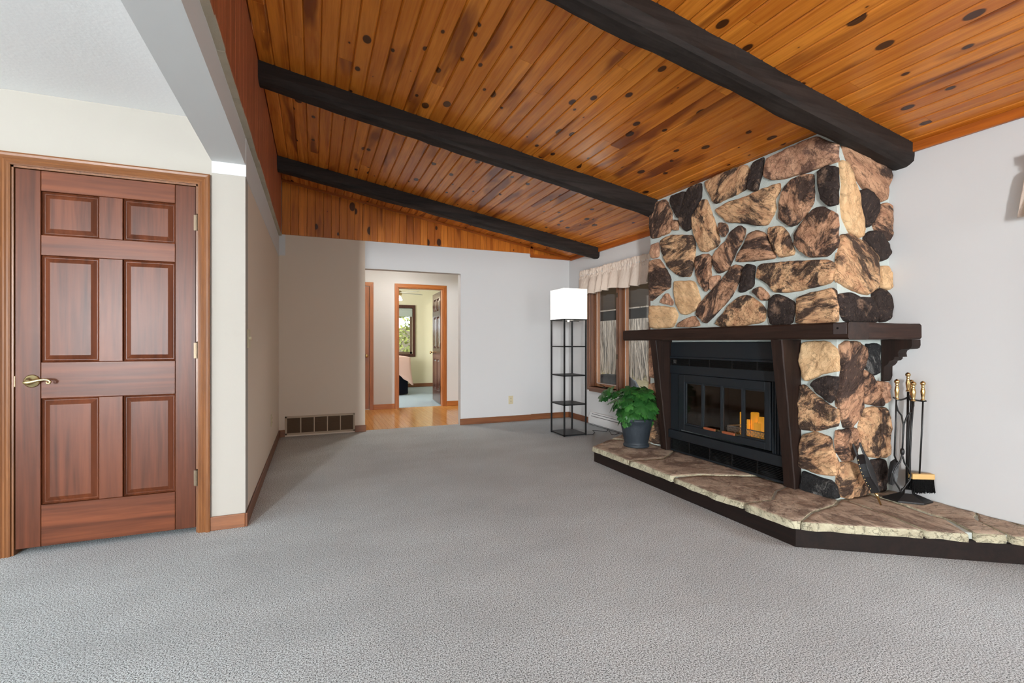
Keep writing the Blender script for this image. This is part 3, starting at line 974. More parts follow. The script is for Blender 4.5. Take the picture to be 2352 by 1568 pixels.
# white baseboard heater
ht = tag(empty('baseboard_heater', (XR, 5.1, 0)), 'white enamel baseboard heater under the window', 'heater')
HT0, HT1 = 4.60, 5.615
MB().prism([(0, 0.012), (-0.058, 0.012), (-0.062, 0.02), (-0.062, 0.10), (-0.050, 0.115), (-0.030, 0.165), (0, 0.172)],
           lambda u, v, w: (XR + u, w, v), HT0, HT1).build('casing', M['heater'], ht)
MB().box(XR - 0.0505, XR - 0.046, HT0 + 0.05, HT1 - 0.05, 0.117, 0.124).box(XR - 0.038, XR - 0.033, HT0 + 0.05, HT1 - 0.05, 0.146, 0.153).build('slot', M['heatslot'], ht)
MB().box(XR - 0.063, XR - 0.060, HT0, HT1, 0.018, 0.024).box(XR - 0.05, XR, HT0 + 0.01, HT1 - 0.01, 0.0, 0.012).build('toe_strip', M['heatslot'], ht)

# ------------------------------------------------------------------ windows of the room
def wall_window(name, y0, y1, z0, z1, label, lites=2):
    w = empty(name, (XR, (y0 + y1) / 2, z0))
    struct(w, label, 'window')
    cw_ = 0.06
    MB().box(XR - 0.022, XR, y1, y1 + cw_, z0 - 0.05, z1 + cw_).box(XR - 0.022, XR, y0 - cw_, y0, z0 - 0.05, z1 + cw_).build('side_casing', M['winwood_z'], w, bevel=0.004)
    MB().box(XR - 0.022, XR, y0, y1, z1, z1 + cw_).build('head_casing', M['winwood_y'], w, bevel=0.004)
    MB().box(XR - 0.045, XR + 0.13, y0, y1, z0 - 0.022, z0).box(XR - 0.024, XR, y0, y1, z0 - 0.065, z0 - 0.022).build('window_sill', M['winwood_y'], w, bevel=0.004)
    j = MB()
    j.box(XR, XR + 0.15, y1 - 0.014, y1, z0, z1).box(XR, XR + 0.15, y0, y0 + 0.014, z0, z1).box(XR, XR + 0.15, y0, y1, z1 - 0.014, z1)
    j.box(XR + 0.05, XR + 0.062, y1 - 0.030, y1 - 0.014, z0, z1).box(XR + 0.05, XR + 0.062, y0 + 0.014, y0 + 0.030, z0, z1)
    j.build('jamb', M['winwood_z'], w)
    span = (y1 - y0 - 0.028)
    mw = 0.07
    gw = (span - mw * (lites - 1)) / lites
    for k in range(lites):
        a = y0 + 0.014 + k * (gw + mw)
        b = a + gw
        s = MB()
        t_ = 0.045
        s.box(XR + 0.07, XR + 0.115, a, a + t_, z0, z1 - 0.014).box(XR + 0.07, XR + 0.115, b - t_, b, z0, z1 - 0.014)
        s.box(XR + 0.07, XR + 0.115, a + t_, b - t_, z0, z0 + 0.05).box(XR + 0.07, XR + 0.115, a + t_, b - t_, z1 - 0.064, z1 - 0.014)
        so = s.build('sash', M['sash'], w, bevel=0.003)
        g = MB()
        g.box(XR + 0.066, XR + 0.070, a + t_ - 0.006, a + t_, z0 + 0.044, z1 - 0.058).box(XR + 0.066, XR + 0.070, b - t_, b - t_ + 0.006, z0 + 0.044, z1 - 0.058).box(XR + 0.066, XR + 0.070, a + t_, b - t_, z0 + 0.044, z0 + 0.05)
        g.build('weather_strip', M['heater'], so)
        MB().box(XR + 0.09, XR + 0.094, a + t_ - 0.004, b - t_ + 0.004, z0 + 0.046, z1 - 0.06).build('pane', M['glass'], so)
        cr = MB().box(XR + 0.02, XR + 0.06, (a + b) / 2 - 0.05, (a + b) / 2 + 0.05, z0, z0 + 0.014)
        cr.tube([(XR + 0.03, (a + b) / 2, z0 + 0.014), (XR + 0.02, (a + b) / 2 + 0.02, z0 + 0.03), (XR + 0.01, (a + b) / 2 + 0.09, z0 + 0.035)], 0.005, 8)
        cr.build('crank', M['hinge'], so)
    for k in range(lites - 1):
        a = y0 + 0.014 + gw + k * (gw + mw)
        mu = MB().box(XR + 0.005, XR + 0.15, a, a + mw, z0, z1 - 0.014).box(XR - 0.002, XR + 0.005, a + 0.02, a + mw - 0.02, z0, z1 - 0.014).build('mullion', M['winwood_z'], w, bevel=0.004)
        for zz in (z0 + 0.42, z1 - 0.3):
            MB().box(XR - 0.010, XR - 0.002, a + 0.025, a + mw - 0.022, zz - 0.03, zz + 0.03).build('latch', M['hinge'], mu)
    return w


wall_window('window_1', W1Y0, W1Y1, W1Z0, W1Z1, 'brown wooden casement window beside the stone fireplace')
wall_window('window_2', W2Y0, W2Y1, W2Z0, W2Z1, 'brown wooden casement window under the grey-beige valance', 3)
gd = struct(empty('window_4', (-4.12, REAR_Y, 0)), 'tall white glazed door', 'window')
f4 = MB()
for a, b in ((GX0, GX0 + 0.05), (GX1 - 0.05, GX1)):
    f4.box(a, b, REAR_Y - 0.09, REAR_Y - 0.03, 0, GZ)
f4.box(GX0, GX1, REAR_Y - 0.09, REAR_Y - 0.03, 0, 0.06).box(GX0, GX1, REAR_Y - 0.09, REAR_Y - 0.03, GZ - 0.06, GZ)
f4.build('door_frame', M['heater'], gd)
kd = struct(empty('window_5_fill', (1.7, REAR_Y, KZ0)), 'unseen wide rear window added for fill light, white frame', 'window')
f5 = MB()
for k in range(4):
    a = KX0 + (KX1 - KX0 - 0.05) * k / 3
    f5.box(a, a + 0.05, REAR_Y - 0.09, REAR_Y - 0.03, KZ0, KZ1)
f5.box(KX0, KX1, REAR_Y - 0.09, REAR_Y - 0.03, KZ0, KZ0 + 0.05).box(KX0, KX1, REAR_Y - 0.09, REAR_Y - 0.03, KZ1 - 0.05, KZ1)
f5.build('window_frame', M['heater'], kd)


# ------------------------------------------------------------------ gathered valances
def valance(y0, y1, label, seed, flare=0.0):
    root = tag(empty('valance', (XR - 0.06, (y0 + y1) / 2, 1.95)), label, 'curtain')
    MB().tube([(XR - 0.045, y0 + 0.01, 2.035), (XR - 0.045, y1 - 0.01, 2.035)], 0.009, 8).tube([(XR - 0.045, y1 - 0.012, 2.035), (XR, y1 - 0.012, 2.035)], 0.008, 8).tube([(XR - 0.045, y0 + 0.012, 2.035), (XR, y0 + 0.012, 2.035)], 0.008, 8).build('rod', M['heater'], root)
    n, m_ = int((y1 - y0) * 220), 30
    vs, fs = [], []
    for i in range(n + 1):
        s = i / n
        y = y0 + (y1 - y0) * s
        L = y1 - y0
        yo = y * 1.0
        for k in range(m_ + 1):
            q = k / m_
            z = 2.105 - 0.335 * q
            amp = 0.012 + 0.050 * max(0, (q - 0.28)) * 1.5
            fold = math.sin(yo * 34 + 1.4 * math.sin(yo * 7 + seed) + seed)
            fine = noise.noise(Vector((yo * 46, z * 30, seed)))
            pinch = math.exp(-((q - 0.21) / 0.05) ** 2)
            crink = (0.020 if q < 0.34 else 0.005) * fine + (0.007 * math.sin(yo * 150 + 2 * math.sin(yo * 23)) if q < 0.36 else 0)
            xx = XR - 0.052 - amp * (0.5 + 0.5 * fold) * (1 - 0.8 * pinch) - crink - 0.012 * (1 - pinch) * (q > 0.2) * 0.5
            if q < 0.2:
                z += 0.010 * noise.noise(Vector((yo * 30, 3.3, seed)))
            zz = z - 0.018 * q * noise.noise(Vector((yo * 5, 9.1, seed))) * 2
            edge = 0
            if flare:
                dist = y1 - y
                edge = -flare * (pinch * 1.0 - 0.9 * max(0, q - 0.25)) * math.exp(-dist / 0.25)
            vs.append((xx, y + edge, zz))
    for i in range(n):
        for k in range(m_):
            a = i * (m_ + 1) + k
            fs.append((a, a + 1, a + m_ + 2, a + m_ + 1))
    mb = MB()
    mb.add(vs, fs)
    o = mb.build('gathered_cloth', M['cloth'], root, smooth=True)
    o.modifiers.new('solid', 'SOLIDIFY').thickness = 0.0025


valance(4.30, 5.86, 'gathered cream valance over the window beside the stone chimney', 0.7)
valance(-0.75, 1.29, 'grey-beige valance on the right wall away from the chimney', 4.2, 0.05)

# ------------------------------------------------------------------ fireplace
XF, FY0, FY1 = 2.985, 1.970, 3.745
FBY0, FBY1, FBZ = 2.30, 3.435, 1.115
fp = tag(empty('fireplace', (3.24, 2.86, 0.13)), 'stone fireplace with dark timber mantel and white mortar joints', 'fireplace')
HZ = 0.14
cf = lambda u, v, w: (u, w, v)
ms = MB()
ms.box(XF, XR, FY0, FBY0, 0.12, FBZ).box(XF, XR, FBY1, FY1, 0.12, FBZ).box(3.44, XR, FBY0, FBY1, 0.12, FBZ)
ms.prism([(XF, FBZ), (XR, FBZ), (XR, zc(XR) - 0.004), (XF, zc(XF) - 0.004)], cf, FY0, FY1)
ms.build('mortar_core', M['mortar'], fp)


def chaikin(P, cuts=(0.12, 0.24)):
    for c_ in cuts:
        Q = []
        for a, b in zip(P, P[1:] + P[:1]):
            Q.append(a * (1 - c_) + b * c_)
            Q.append(a * c_ + b * (1 - c_))
        P = Q
    out = []
    for a, b in zip(P, P[1:] + P[:1]):
        k = max(1, int((b - a).length / 0.022))
        out += [a + (b - a) * q / k for q in range(k)]
    return out


stone_no = [0]


def add_stone(poly3, nrm, mat, depth=0.034, parent=None, rough=1.0):
    """poly3: outline points lying on the masonry face; nrm: outward normal"""
    stone_no[0] += 1
    sd = stone_no[0] * 3.17
    P = chaikin(poly3)
    c = sum(P, Vector()) / len(P)
    P = [c + (p - c) * 1.01 + (p - c).normalized() * 0.0015 for p in P]
    n = len(P)
    rings = [(1.0, -0.25), (1.0, 0.25), (0.985, 0.62), (0.95, 0.84), (0.87, 0.95), (0.75, 1.0), (0.60, 1.0), (0.44, 1.02), (0.28, 1.02), (0.13, 1.02)]
    vs, fs = [], []
    tilt = Vector((noise.noise(Vector((sd, 0, 0))), noise.noise(Vector((0, sd, 0))), noise.noise(Vector((0, 0, sd))))) * 0.05
    ang = Vector((math.sin(sd), math.cos(sd * 1.7), math.sin(sd * 2.3))).normalized()
    for s, h in rings:
        for p in P:
            q = c + (p - c) * s
            qs = q - ang * q.dot(ang) * 0.75
            w = noise.fractal(q * 15 + Vector((sd, 0, 0)), 0.9, 2.1, 5) * 0.0085 * rough
            w += (abs(noise.noise(qs * 26 + Vector((0, 0, sd)))) - 0.22) * 0.012 * rough
            w += noise.noise(q * 5 + Vector((0, sd, 0))) * 0.008
            e_ = (p - c).normalized() * (noise.noise(p * 26 + Vector((0, 0, sd))) * 0.006 + noise.noise(p * 70 + Vector((0, 0, sd))) * 0.003) * (1 if s > 0.9 else s)
            hh = h * depth + (w if h > 0.5 else 0) + (q - c).dot(tilt)
            vs.append(q + e_ + nrm * max(hh, -0.008 if h < 0 else 0.003))
    for r_ in range(len(rings) - 1):
        for k in range(n):
            fs.append((r_ * n + k, r_ * n + (k + 1) % n, (r_ + 1) * n + (k + 1) % n, (r_ + 1) * n + k))
    vs.append(c + nrm * depth * 1.0)
    for k in range(n):
        fs.append(((len(rings) - 1) * n + k, (len(rings) - 1) * n + (k + 1) % n, len(vs) - 1))
    m = MB()
    m.add(vs, fs)
    return m.build('stone', M[mat], parent or fp, smooth=True)


FRONT_N, SIDE_N = Vector((-1, 0, 0)), Vector((0, -1, 0))


def crop_to_px(P, ox, oy, sc):
    return [(ox + u / sc, oy + v / sc) for u, v in P]


def front(P, mat, ox=1400, oy=280, sc=3.1357):
    w = [onx(a, b, XF - 0.02) for a, b in crop_to_px(P, ox, oy, sc)]
    w = [Vector((XF, max(FY0 - 0.01, min(FY1, p.y)), min(p.z, zc(XF) - 0.012))) for p in w]
    add_stone(w, FRONT_N, mat)


def side(P, mat, ox=1400, oy=280, sc=3.1357):
    w = [ony(a, b, FY0 - 0.02) for a, b in crop_to_px(P, ox, oy, sc)]
    w = [Vector((max(XF - 0.012, min(XR - 0.004, p.x)), FY0, min(p.z, zc(p.x) - 0.012))) for p in w]
    add_stone(w, SIDE_N, mat)


UPPER = [
    ([(330, 575), (400, 555), (440, 640), (445, 760), (420, 800), (290, 850), (285, 680)], 'st_brown'),
    ([(440, 530), (535, 500), (545, 520), (500, 680), (485, 690), (430, 570)], 'st_dark'),
    ([(455, 705), (490, 705), (488, 780), (452, 780)], 'st_brown'),
    ([(565, 470), (655, 440), (655, 540), (600, 650), (580, 770), (545, 790), (500, 740), (500, 670)], 'st_dark'),
    ([(660, 560), (695, 560), (750, 720), (790, 860), (770, 890), (690, 935), (650, 930), (610, 820), (590, 760), (590, 690)], 'st_mix'),
    ([(670, 430), (760, 390), (990, 295), (1000, 440), (970, 490), (770, 585), (745, 580)], 'st_mix'),
    ([(1040, 290), (1105, 250), (1090, 370), (1060, 490), (1020, 500), (992, 480), (1005, 380)], 'st_dark'),
    ([(1120, 265), (1300, 180), (1490, 100), (1600, 150), (1650, 150), (1662, 240), (1640, 280), (1420, 360), (1260, 405), (1150, 420), (1105, 390)], 'st_rose'),
    ([(1300, 420), (1400, 375), (1460, 370), (1465, 560), (1440, 620), (1340, 740), (1300, 755), (1215, 700), (1220, 580), (1250, 480)], 'st_brown'),
    ([(1495, 360), (1560, 310), (1640, 320), (1655, 400), (1645, 590), (1570, 605), (1520, 560), (1500, 450)], 'st_dark'),
    ([(760, 630), (860, 570), (1000, 530), (1150, 460), (1215, 440), (1220, 490), (1180, 560), (1190, 620), (1165, 680), (1130, 740), (1060, 745), (940, 725), (850, 725), (790, 670)], 'st_mix'),
    ([(1460, 625), (1530, 610), (1630, 660), (1640, 830), (1630, 900), (1560, 965), (1440, 975), (1370, 930), (1320, 880), (1330, 790)], 'st_brown'),
    ([(1145, 760), (1240, 750), (1280, 800), (1325, 930), (1315, 955), (1220, 980), (1180, 900), (1145, 830)], 'st_mix'),
    ([(785, 720), (840, 735), (848, 790), (815, 830), (790, 790)], 'st_brown'),
    ([(930, 745), (968, 770), (965, 820), (890, 960), (850, 1060), (780, 1090), (755, 1060), (735, 990), (760, 930), (840, 860), (870, 790)], 'st_brown'),
    ([(1010, 800), (1060, 780), (1110, 800), (1150, 880), (1190, 970), (1170, 985), (1000, 1005), (900, 1005), (930, 930)], 'st_brown'),
    ([(300, 880), (345, 865), (350, 930), (345, 970), (300, 985), (288, 950)], 'st_rose'),
    ([(355, 850), (450, 810), (590, 815), (612, 880), (600, 1040), (570, 1115), (500, 1110), (430, 1060), (385, 970)], 'st_mix'),
    ([(290, 1000), (350, 985), (390, 1040), (435, 1130), (430, 1190), (380, 1220), (290, 1295), (272, 1200), (275, 1080)], 'st_brown'),
    ([(620, 965), (700, 950), (735, 980), (720, 1060), (725, 1110), (705, 1200), (685, 1220), (640, 1150), (615, 1080)], 'st_brown'),
    ([(728, 1110), (795, 1105), (780, 1150), (735, 1215), (722, 1195)], 'st_rose'),
    ([(870, 1050), (900, 1025), (955, 1040), (930, 1140), (870, 1260), (740, 1400), (690, 1450), (655, 1420), (615, 1390), (640, 1310), (720, 1230), (800, 1150)], 'st_brown'),
    ([(985, 1020), (1045, 1040), (1030, 1110), (1030, 1180), (960, 1225), (925, 1225), (945, 1130)], 'st_dark'),
    ([(1060, 1050), (1100, 1020), (1300, 1000), (1560, 990), (1620, 1020), (1600, 1140), (1560, 1170), (1300, 1225), (1180, 1225), (1130, 1160), (1050, 1120)], 'st_mix'),
    ([(1040, 1200), (1080, 1182), (1145, 1250), (1130, 1285), (1095, 1285), (1035, 1225)], 'st_brown'),
    ([(455, 1145), (600, 1145), (625, 1200), (650, 1280), (625, 1350), (540, 1390), (510, 1380), (470, 1290)], 'st_tan'),
    ([(410, 1228), (450, 1290), (445, 1322), (358, 1300)], 'st_rose'),
    ([(275, 1320), (350, 1325), (460, 1335), (485, 1390), (455, 1480), (280, 1490)], 'st_tan'),
    ([(560, 1410), (605, 1395), (650, 1470), (540, 1480), (485, 1475), (500, 1450)], 'st_brown'),
    ([(850, 1330), (920, 1265), (980, 1245), (1040, 1275), (1120, 1350), (1105, 1440), (950, 1470), (800, 1475), (750, 1455), (800, 1390)], 'st_mix'),
    ([(1150, 1270), (1200, 1235), (1320, 1290), (1325, 1340), (1310, 1440), (1280, 1460), (1160, 1465), (1135, 1400)], 'st_dark'),
    ([(1345, 1270), (1380, 1250), (1600, 1195), (1620, 1210), (1640, 1340), (1630, 1440), (1480, 1455), (1330, 1450), (1340, 1340)], 'st_mix'),
]
for P, m_ in UPPER:
    front(P, m_)
UPSIDE = [
    ([(1690, 160), (1720, 190), (1860, 240), (2020, 300), (2030, 400), (2000, 480), (2005, 560), (1950, 570), (1900, 500), (1830, 470), (1760, 330), (1720, 260)], 'st_brown'),
    ([(1670, 275), (1720, 290), (1760, 420), (1800, 560), (1845, 780), (1810, 835), (1740, 790), (1690, 680), (1680, 560), (1690, 450)], 'st_tan'),
    ([(1795, 500), (1850, 480), (1900, 500), (1940, 590), (1930, 680), (1870, 760), (1840, 750), (1825, 640)], 'st_dark'),
    ([(1960, 590), (2010, 575), (2035, 620), (2035, 800), (2010, 860), (1935, 800), (1910, 730), (1945, 640)], 'st_brown'),
    ([(1850, 810), (1900, 780), (1960, 800), (2010, 870), (2030, 930), (2000, 990), (1950, 1000), (1900, 930), (1845, 850)], 'st_dark'),
    ([(1680, 810), (1730, 800), (1830, 850), (1880, 900), (1945, 970), (1950, 1100), (1940, 1200), (1870, 1245), (1760, 1210), (1660, 1150), (1640, 1080), (1660, 950)], 'st_mix'),
    ([(1955, 1040), (2010, 1035), (2030, 1080), (2030, 1200), (2000, 1215), (1960, 1190)], 'st_tan'),
    ([(1660, 1240), (1740, 1225), (1800, 1260), (1880, 1260), (1905, 1300), (1940, 1420), (1930, 1445), (1700, 1440), (1660, 1320)], 'st_dark'),
    ([(1900, 1230), (1960, 1195), (2020, 1240), (2035, 1300), (2015, 1420), (1960, 1445), (1930, 1380)], 'st_dark'),
]
for P, m_ in UPSIDE:
    side(P, m_)
LOW = (1820, 770, 4.0208)
for P, m_ in [
    ([(85, 65), (250, 55), (330, 60), (390, 110), (455, 220), (468, 290), (430, 330), (260, 360), (120, 425), (85, 390), (60, 220)], 'st_tan'),
    ([(165, 460), (220, 395), (320, 375), (400, 390), (425, 440), (390, 570), (340, 620), (300, 600), (230, 540)], 'st_dark'),
    ([(60, 455), (110, 460), (180, 530), (300, 620), (400, 690), (460, 750), (440, 840), (250, 880), (150, 880), (60, 870), (55, 700)], 'st_mix'),
    ([(80, 920), (200, 895), (340, 935), (360, 1050), (420, 1170), (455, 1250), (450, 1300), (330, 1300), (180, 1265), (45, 1210), (60, 1060)], 'st_mix'),
    ([(85, 1245), (200, 1300), (350, 1340), (400, 1400), (435, 1500), (420, 1515), (200, 1470), (60, 1415)], 'st_grey'),
]:
    front(P, m_, *LOW)
for P, m_ in [
    ([(450, 90), (520, 55), (620, 60), (690, 110), (690, 180), (650, 300), (650, 500), (660, 660), (620, 780), (560, 850), (490, 850), (470, 740), (440, 660), (430, 540), (470, 340), (470, 230)], 'st_brown'),
    ([(700, 80), (800, 70), (805, 340), (760, 370), (720, 330), (665, 270), (680, 160)], 'st_grey'),
    ([(670, 310), (720, 350), (800, 500), (850, 620), (840, 660), (680, 630), (660, 560), (660, 420)], 'st_brown'),
    ([(780, 425), (870, 425), (890, 470), (890, 600), (860, 630), (820, 540)], 'st_rose'),
    ([(680, 670), (870, 665), (890, 760), (905, 900), (900, 1100), (870, 1130), (720, 1130), (670, 1060), (620, 960), (630, 850)], 'st_mix'),
    ([(440, 880), (590, 850), (620, 960), (600, 1090), (560, 1155), (480, 1160), (440, 1100), (420, 950)], 'st_brown'),
    ([(450, 1180), (560, 1170), (620, 1200), (680, 1330), (730, 1460), (640, 1490), (450, 1505), (440, 1350)], 'st_mix'),
    ([(740, 1150), (860, 1140), (870, 1250), (850, 1440), (800, 1450), (760, 1330)], 'st_dark'),
]:
    side(P, m_, *LOW)
for z0, z1, m_ in ((0.15, 0.44, 'st_mix'), (0.47, 0.74, 'st_brown'), (0.77, 1.11, 'st_rose')):
    add_stone([Vector((XF, FY1 - 0.002, z0)), Vector((XF, 3.55, z0 + 0.01)), Vector((XF, 3.545, z1)), Vector((XF, FY1 - 0.002, z1 - 0.02))], FRONT_N, m_)

# mantel timbers
MX, MY0, MY1, MZ0, MZ1 = 2.80, 1.785, 3.93, 1.128, 1.226


def timber(name, x0, x1, y0, y1, z0, z1, mat, parent, seed, axis, bev=0.006, amp=0.0025):
    """a hewn timber: subdivided box with uneven faces"""
    m = MB()
    L = (x1 - x0) if axis == 'x' else (y1 - y0) if axis == 'y' else (z1 - z0)
    n = max(2, int(L / 0.05))
    vs, fs = [], []
    sec = [(0, 0.12), (0.05, 0.0), (0.95, 0.0), (1, 0.12), (1, 0.88), (0.95, 1.0), (0.05, 1.0), (0, 0.88)]
    for i in range(n + 1):
        t_ = i / n
        for a, b in sec:
            if axis == 'y':
                p = Vector((x0 + (x1 - x0) * a, y0 + L * t_, z0 + (z1 - z0) * b))
            elif axis == 'x':
                p = Vector((x0 + L * t_, y0 + (y1 - y0) * a, z0 + (z1 - z0) * b))
            else:
                p = Vector((x0 + (x1 - x0) * a, y0 + (y1 - y0) * b, z0 + L * t_))
            d = Vector((noise.noise(p * 9 + Vector((seed, 0, 0))), noise.noise(p * 9 + Vector((0, seed, 0))), noise.noise(p * 9 + Vector((0, 0, seed))))) * amp
            vs.append(p + d)
    k8 = len(sec)
    for i in range(n):
        for k in range(k8):
            fs.append((i * k8 + k, i * k8 + (k + 1) % k8, (i + 1) * k8 + (k + 1) % k8, (i + 1) * k8 + k))
    fs.append(tuple(range(k8 - 1, -1, -1)))
    fs.append(tuple(n * k8 + k for k in range(k8)))
    m.add(vs, fs)
    return m.build(name, mat, parent)


shelf = timber('mantel_shelf', MX, XF + 0.0, MY0, MY1, MZ0, MZ1, M['mantel_y'], fp, 1.3, 'y')
timber('mantel_return', XF + 0.001, XR, MY0, FY0 + 0.0, MZ0, MZ1, M['mantel_x'], fp, 5.2, 'x')
timber('mantel_return', XF + 0.001, XR, FY1, MY1, MZ0, MZ1, M['mantel_x'], fp, 8.8, 'x')
pg = MB().box(MX - 0.003, MX + 0.01, 1.792, 1.868, 1.158, 1.222).build('plug', M['mantel_end'], shelf, bevel=0.002)
MB().lathe([(0.006, MX - 0.004), (0.006, MX + 0.002)], (0, 1.842, 1.192), 12, axis='x').build('peg_hole', M['glowgap'], pg)
# stepped corbel against the wall
CPROF = [(872, 705), (1520, 700), (1522, 800), (1505, 845), (1470, 862), (1345, 868), (1305, 890), (1290, 930), (1302, 990), (1232, 992), (1225, 1025), (1200, 1048), (1150, 1055), (1135, 1090), (1105, 1122), (1062, 1148), (1060, 1300), (1045, 1350), (1010, 1385), (900, 1385), (880, 1360)]
cp = []
for u, v in CPROF:
    q = onx(1900 + u / 7.127, 680 + v / 7.127, XR - 0.006)
    cp.append((min(q.y, FY0 - 0.006), min(q.z, MZ0 - 0.001)))
MB().prism(cp, lambda u, v, w: (w, u, v), 3.41, XR).build('corbel', M['mantel_z'], fp, bevel=0.004)


# tapered legs under the mantel
def leg(y0, y1, seed):
    m = MB()
    n = 14
    vs, fs = [], []
    for i in range(n + 1):
        t_ = i / n
        z = HZ + 0.002 + (MZ0 - HZ - 0.003) * t_
        fx = 2.925 - 0.122 * t_ ** 1.1
        for xx, yy in ((fx, y0 + 0.006), (fx + 0.006, y0), (XF, y0), (XF, y1), (fx + 0.006, y1), (fx, y1 - 0.006)):
            p = Vector((xx, yy, z))
            vs.append(p + Vector((noise.noise(p * 11 + Vector((seed, 0, 0))), noise.noise(p * 11 + Vector((0, seed, 0))), 0)) * 0.003)
    for i in range(n):
        for k in range(6):
            fs.append((i * 6 + k, i * 6 + (k + 1) % 6, (i + 1) * 6 + (k + 1) % 6, (i + 1) * 6 + k))
    fs.append(tuple(range(5, -1, -1)))
    fs.append(tuple(n * 6 + k for k in range(6)))
    m.add(vs, fs)
    return m.build('leg', M['mantel_z'], fp)


leg(2.205, 2.29, 2.0)
leg(3.445, 3.53, 6.0)

# ------------------------------------------------------------------ fireplace insert
ins = tag(empty('fireplace_insert', (3.1, 2.86, 0.14)), 'blue-black steel fireplace insert with folding glass doors', 'fireplace insert')
IY0, IY1, IX = 2.292, 3.440, 2.965
B = lambda nm, x0, x1, y0, y1, z0, z1, mt='insert', par=None, bev=0.003: MB().box(x0, x1, y0, y1, z0, z1).build(nm, M[mt], par or ins, bevel=bev)
B('top_panel', IX, IX + 0.02, IY0, IY1, 0.985, 1.112)
B('hood_lip', IX - 0.012, IX + 0.01, IY0, IY1, 0.968, 0.986)
B('band', IX - 0.006, IX + 0.02, IY0, IY1, 0.835, 0.908)
B('side_panel', IX, IX + 0.02, 3.325, IY1, 0.335, 0.835)
flu = MB().box(IX + 0.004, IX + 0.02, IY0, 2.405, 0.335, 0.835)
for k in range(5):
    y = IY0 + 0.014 + k * 0.021
    flu.box(IX - 0.008, IX + 0.004, y, y + 0.010, 0.335, 0.835)
flu.build('fluted_panel', M['insert'], ins)
B('bottom_shelf', IX - 0.028, IX + 0.02, IY0, IY1, 0.262, 0.335)
B('base_rail', IX - 0.002, IX + 0.02, IY0, IY1, 0.142, 0.158)


def louver(z0, z1, nm):
    lv = MB()
    n = 9
    for k in range(n):
        z = z0 + (z1 - z0) * (k + 0.5) / n
        lv.prism([(IX - 0.004, z - 0.0035), (IX + 0.012, z + 0.001), (IX + 0.012, z + 0.003), (IX - 0.004, z - 0.0015)], lambda u, v, w: (u, w, v), IY0 + 0.01, IY1 - 0.01)
    g = lv.build('louver_slats', M['insert2'], ins)
    for k in range(6):
        y = IY0 + 0.004 + (IY1 - IY0 - 0.014) * k / 5
        MB().box(IX - 0.005, IX + 0.014, y, y + 0.006, z0, z1).build('louver_divider', M['insert2'], g)


louver(0.908, 0.968, 'upper')
louver(0.158, 0.262, 'lower')
B('void_back', IX + 0.11, IX + 0.114, IY0 + 0.01, IY1 - 0.01, 0.142, 0.262, 'glowgap', None, 0)
B('void_back', IX + 0.02, IX + 0.024, IY0, IY1, 0.905, 0.970, 'glowgap', None, 0)
# blower seen behind the lower grille
bw = MB()
for a, b in ((2.93, 3.05), (2.82, 2.90), (2.44, 2.70)):
    bw.lathe([(0.034, a), (0.034, b)], (IX + 0.058, 0, 0.207), 16, axis='y')
bw.build('blower_drum', M['chrome'], ins, smooth=True)
# door frame
DY0, DY1, DZ0, DZ1 = 2.408, 3.322, 0.350, 0.832
FYa, FYb, FZa, FZb = 2.452, 3.252, 0.402, 0.770
fr = MB()
fr.box(IX - 0.016, IX + 0.02, DY0, FYa, DZ0, DZ1).box(IX - 0.016, IX + 0.02, FYb, DY1, DZ0, DZ1)
fr.box(IX - 0.016, IX + 0.02, FYa, FYb, DZ0, FZa).box(IX - 0.016, IX + 0.02, FYa, FYb, FZb, DZ1)
fr.build('door_frame', M['insert'], ins, bevel=0.003)
pw_ = (FYb - FYa) / 4
for k in range(4):
    a, b = FYa + k * pw_, FYa + (k + 1) * pw_
    f = MB()
    t_ = 0.014
    fx0, fx1 = IX - 0.006, IX + 0.012
    f.box(fx0, fx1, a + 0.001, a + t_, FZa, FZb).box(fx0, fx1, b - t_, b - 0.001, FZa, FZb).box(fx0, fx1, a + t_, b - t_, FZa, FZa + t_).box(fx0, fx1, a + t_, b - t_, FZb - t_, FZb)
    fo = f.build('folding_door', M['insert'], ins, bevel=0.002)
    MB().box(IX + 0.002, IX + 0.005, a + t_ - 0.002, b - t_ + 0.002, FZa + t_ - 0.002, FZb - t_ + 0.002).build('pane', M['smoke'], fo)
    if k in (1, 2):
        c0 = b - 0.155 if k == 1 else a + 0.035
        hd = MB().box(fx0 - 0.034, fx0 - 0.016, c0, c0 + 0.12, FZa + 0.002, FZa + 0.022).build('handle', M['handlewood'], fo, bevel=0.004)
        for cc0 in (c0 - 0.006, c0 + 0.118):
            MB().box(fx0 - 0.030, fx0, cc0, cc0 + 0.008, FZa + 0.004, FZa + 0.020).build('handle_cap', M['brass'], fo)
# maker's plate with its two small figures
npl = B('name_plate', IX - 0.0056, IX - 0.0045, 3.355, 3.405, 0.918, 0.958, 'insert2', None, 0)
cu = bpy.data.curves.new('plate_figures', 'FONT')
cu.body = '52'
cu.size = 0.034
cu.extrude = 0.0003
cu.align_x, cu.align_y = 'CENTER', 'CENTER'
cu.materials.append(M['heatslot'])
tmp = bpy.data.objects.new('plate_figures_curve', cu)
to = bpy.data.objects.new('plate_figures', bpy.data.meshes.new_from_object(tmp))
bpy.data.objects.remove(tmp)
COL.objects.link(to)
to.location = (IX - 0.0060, 3.380, 0.938)
to.rotation_euler = (R90, 0, -R90)
put(to, npl)
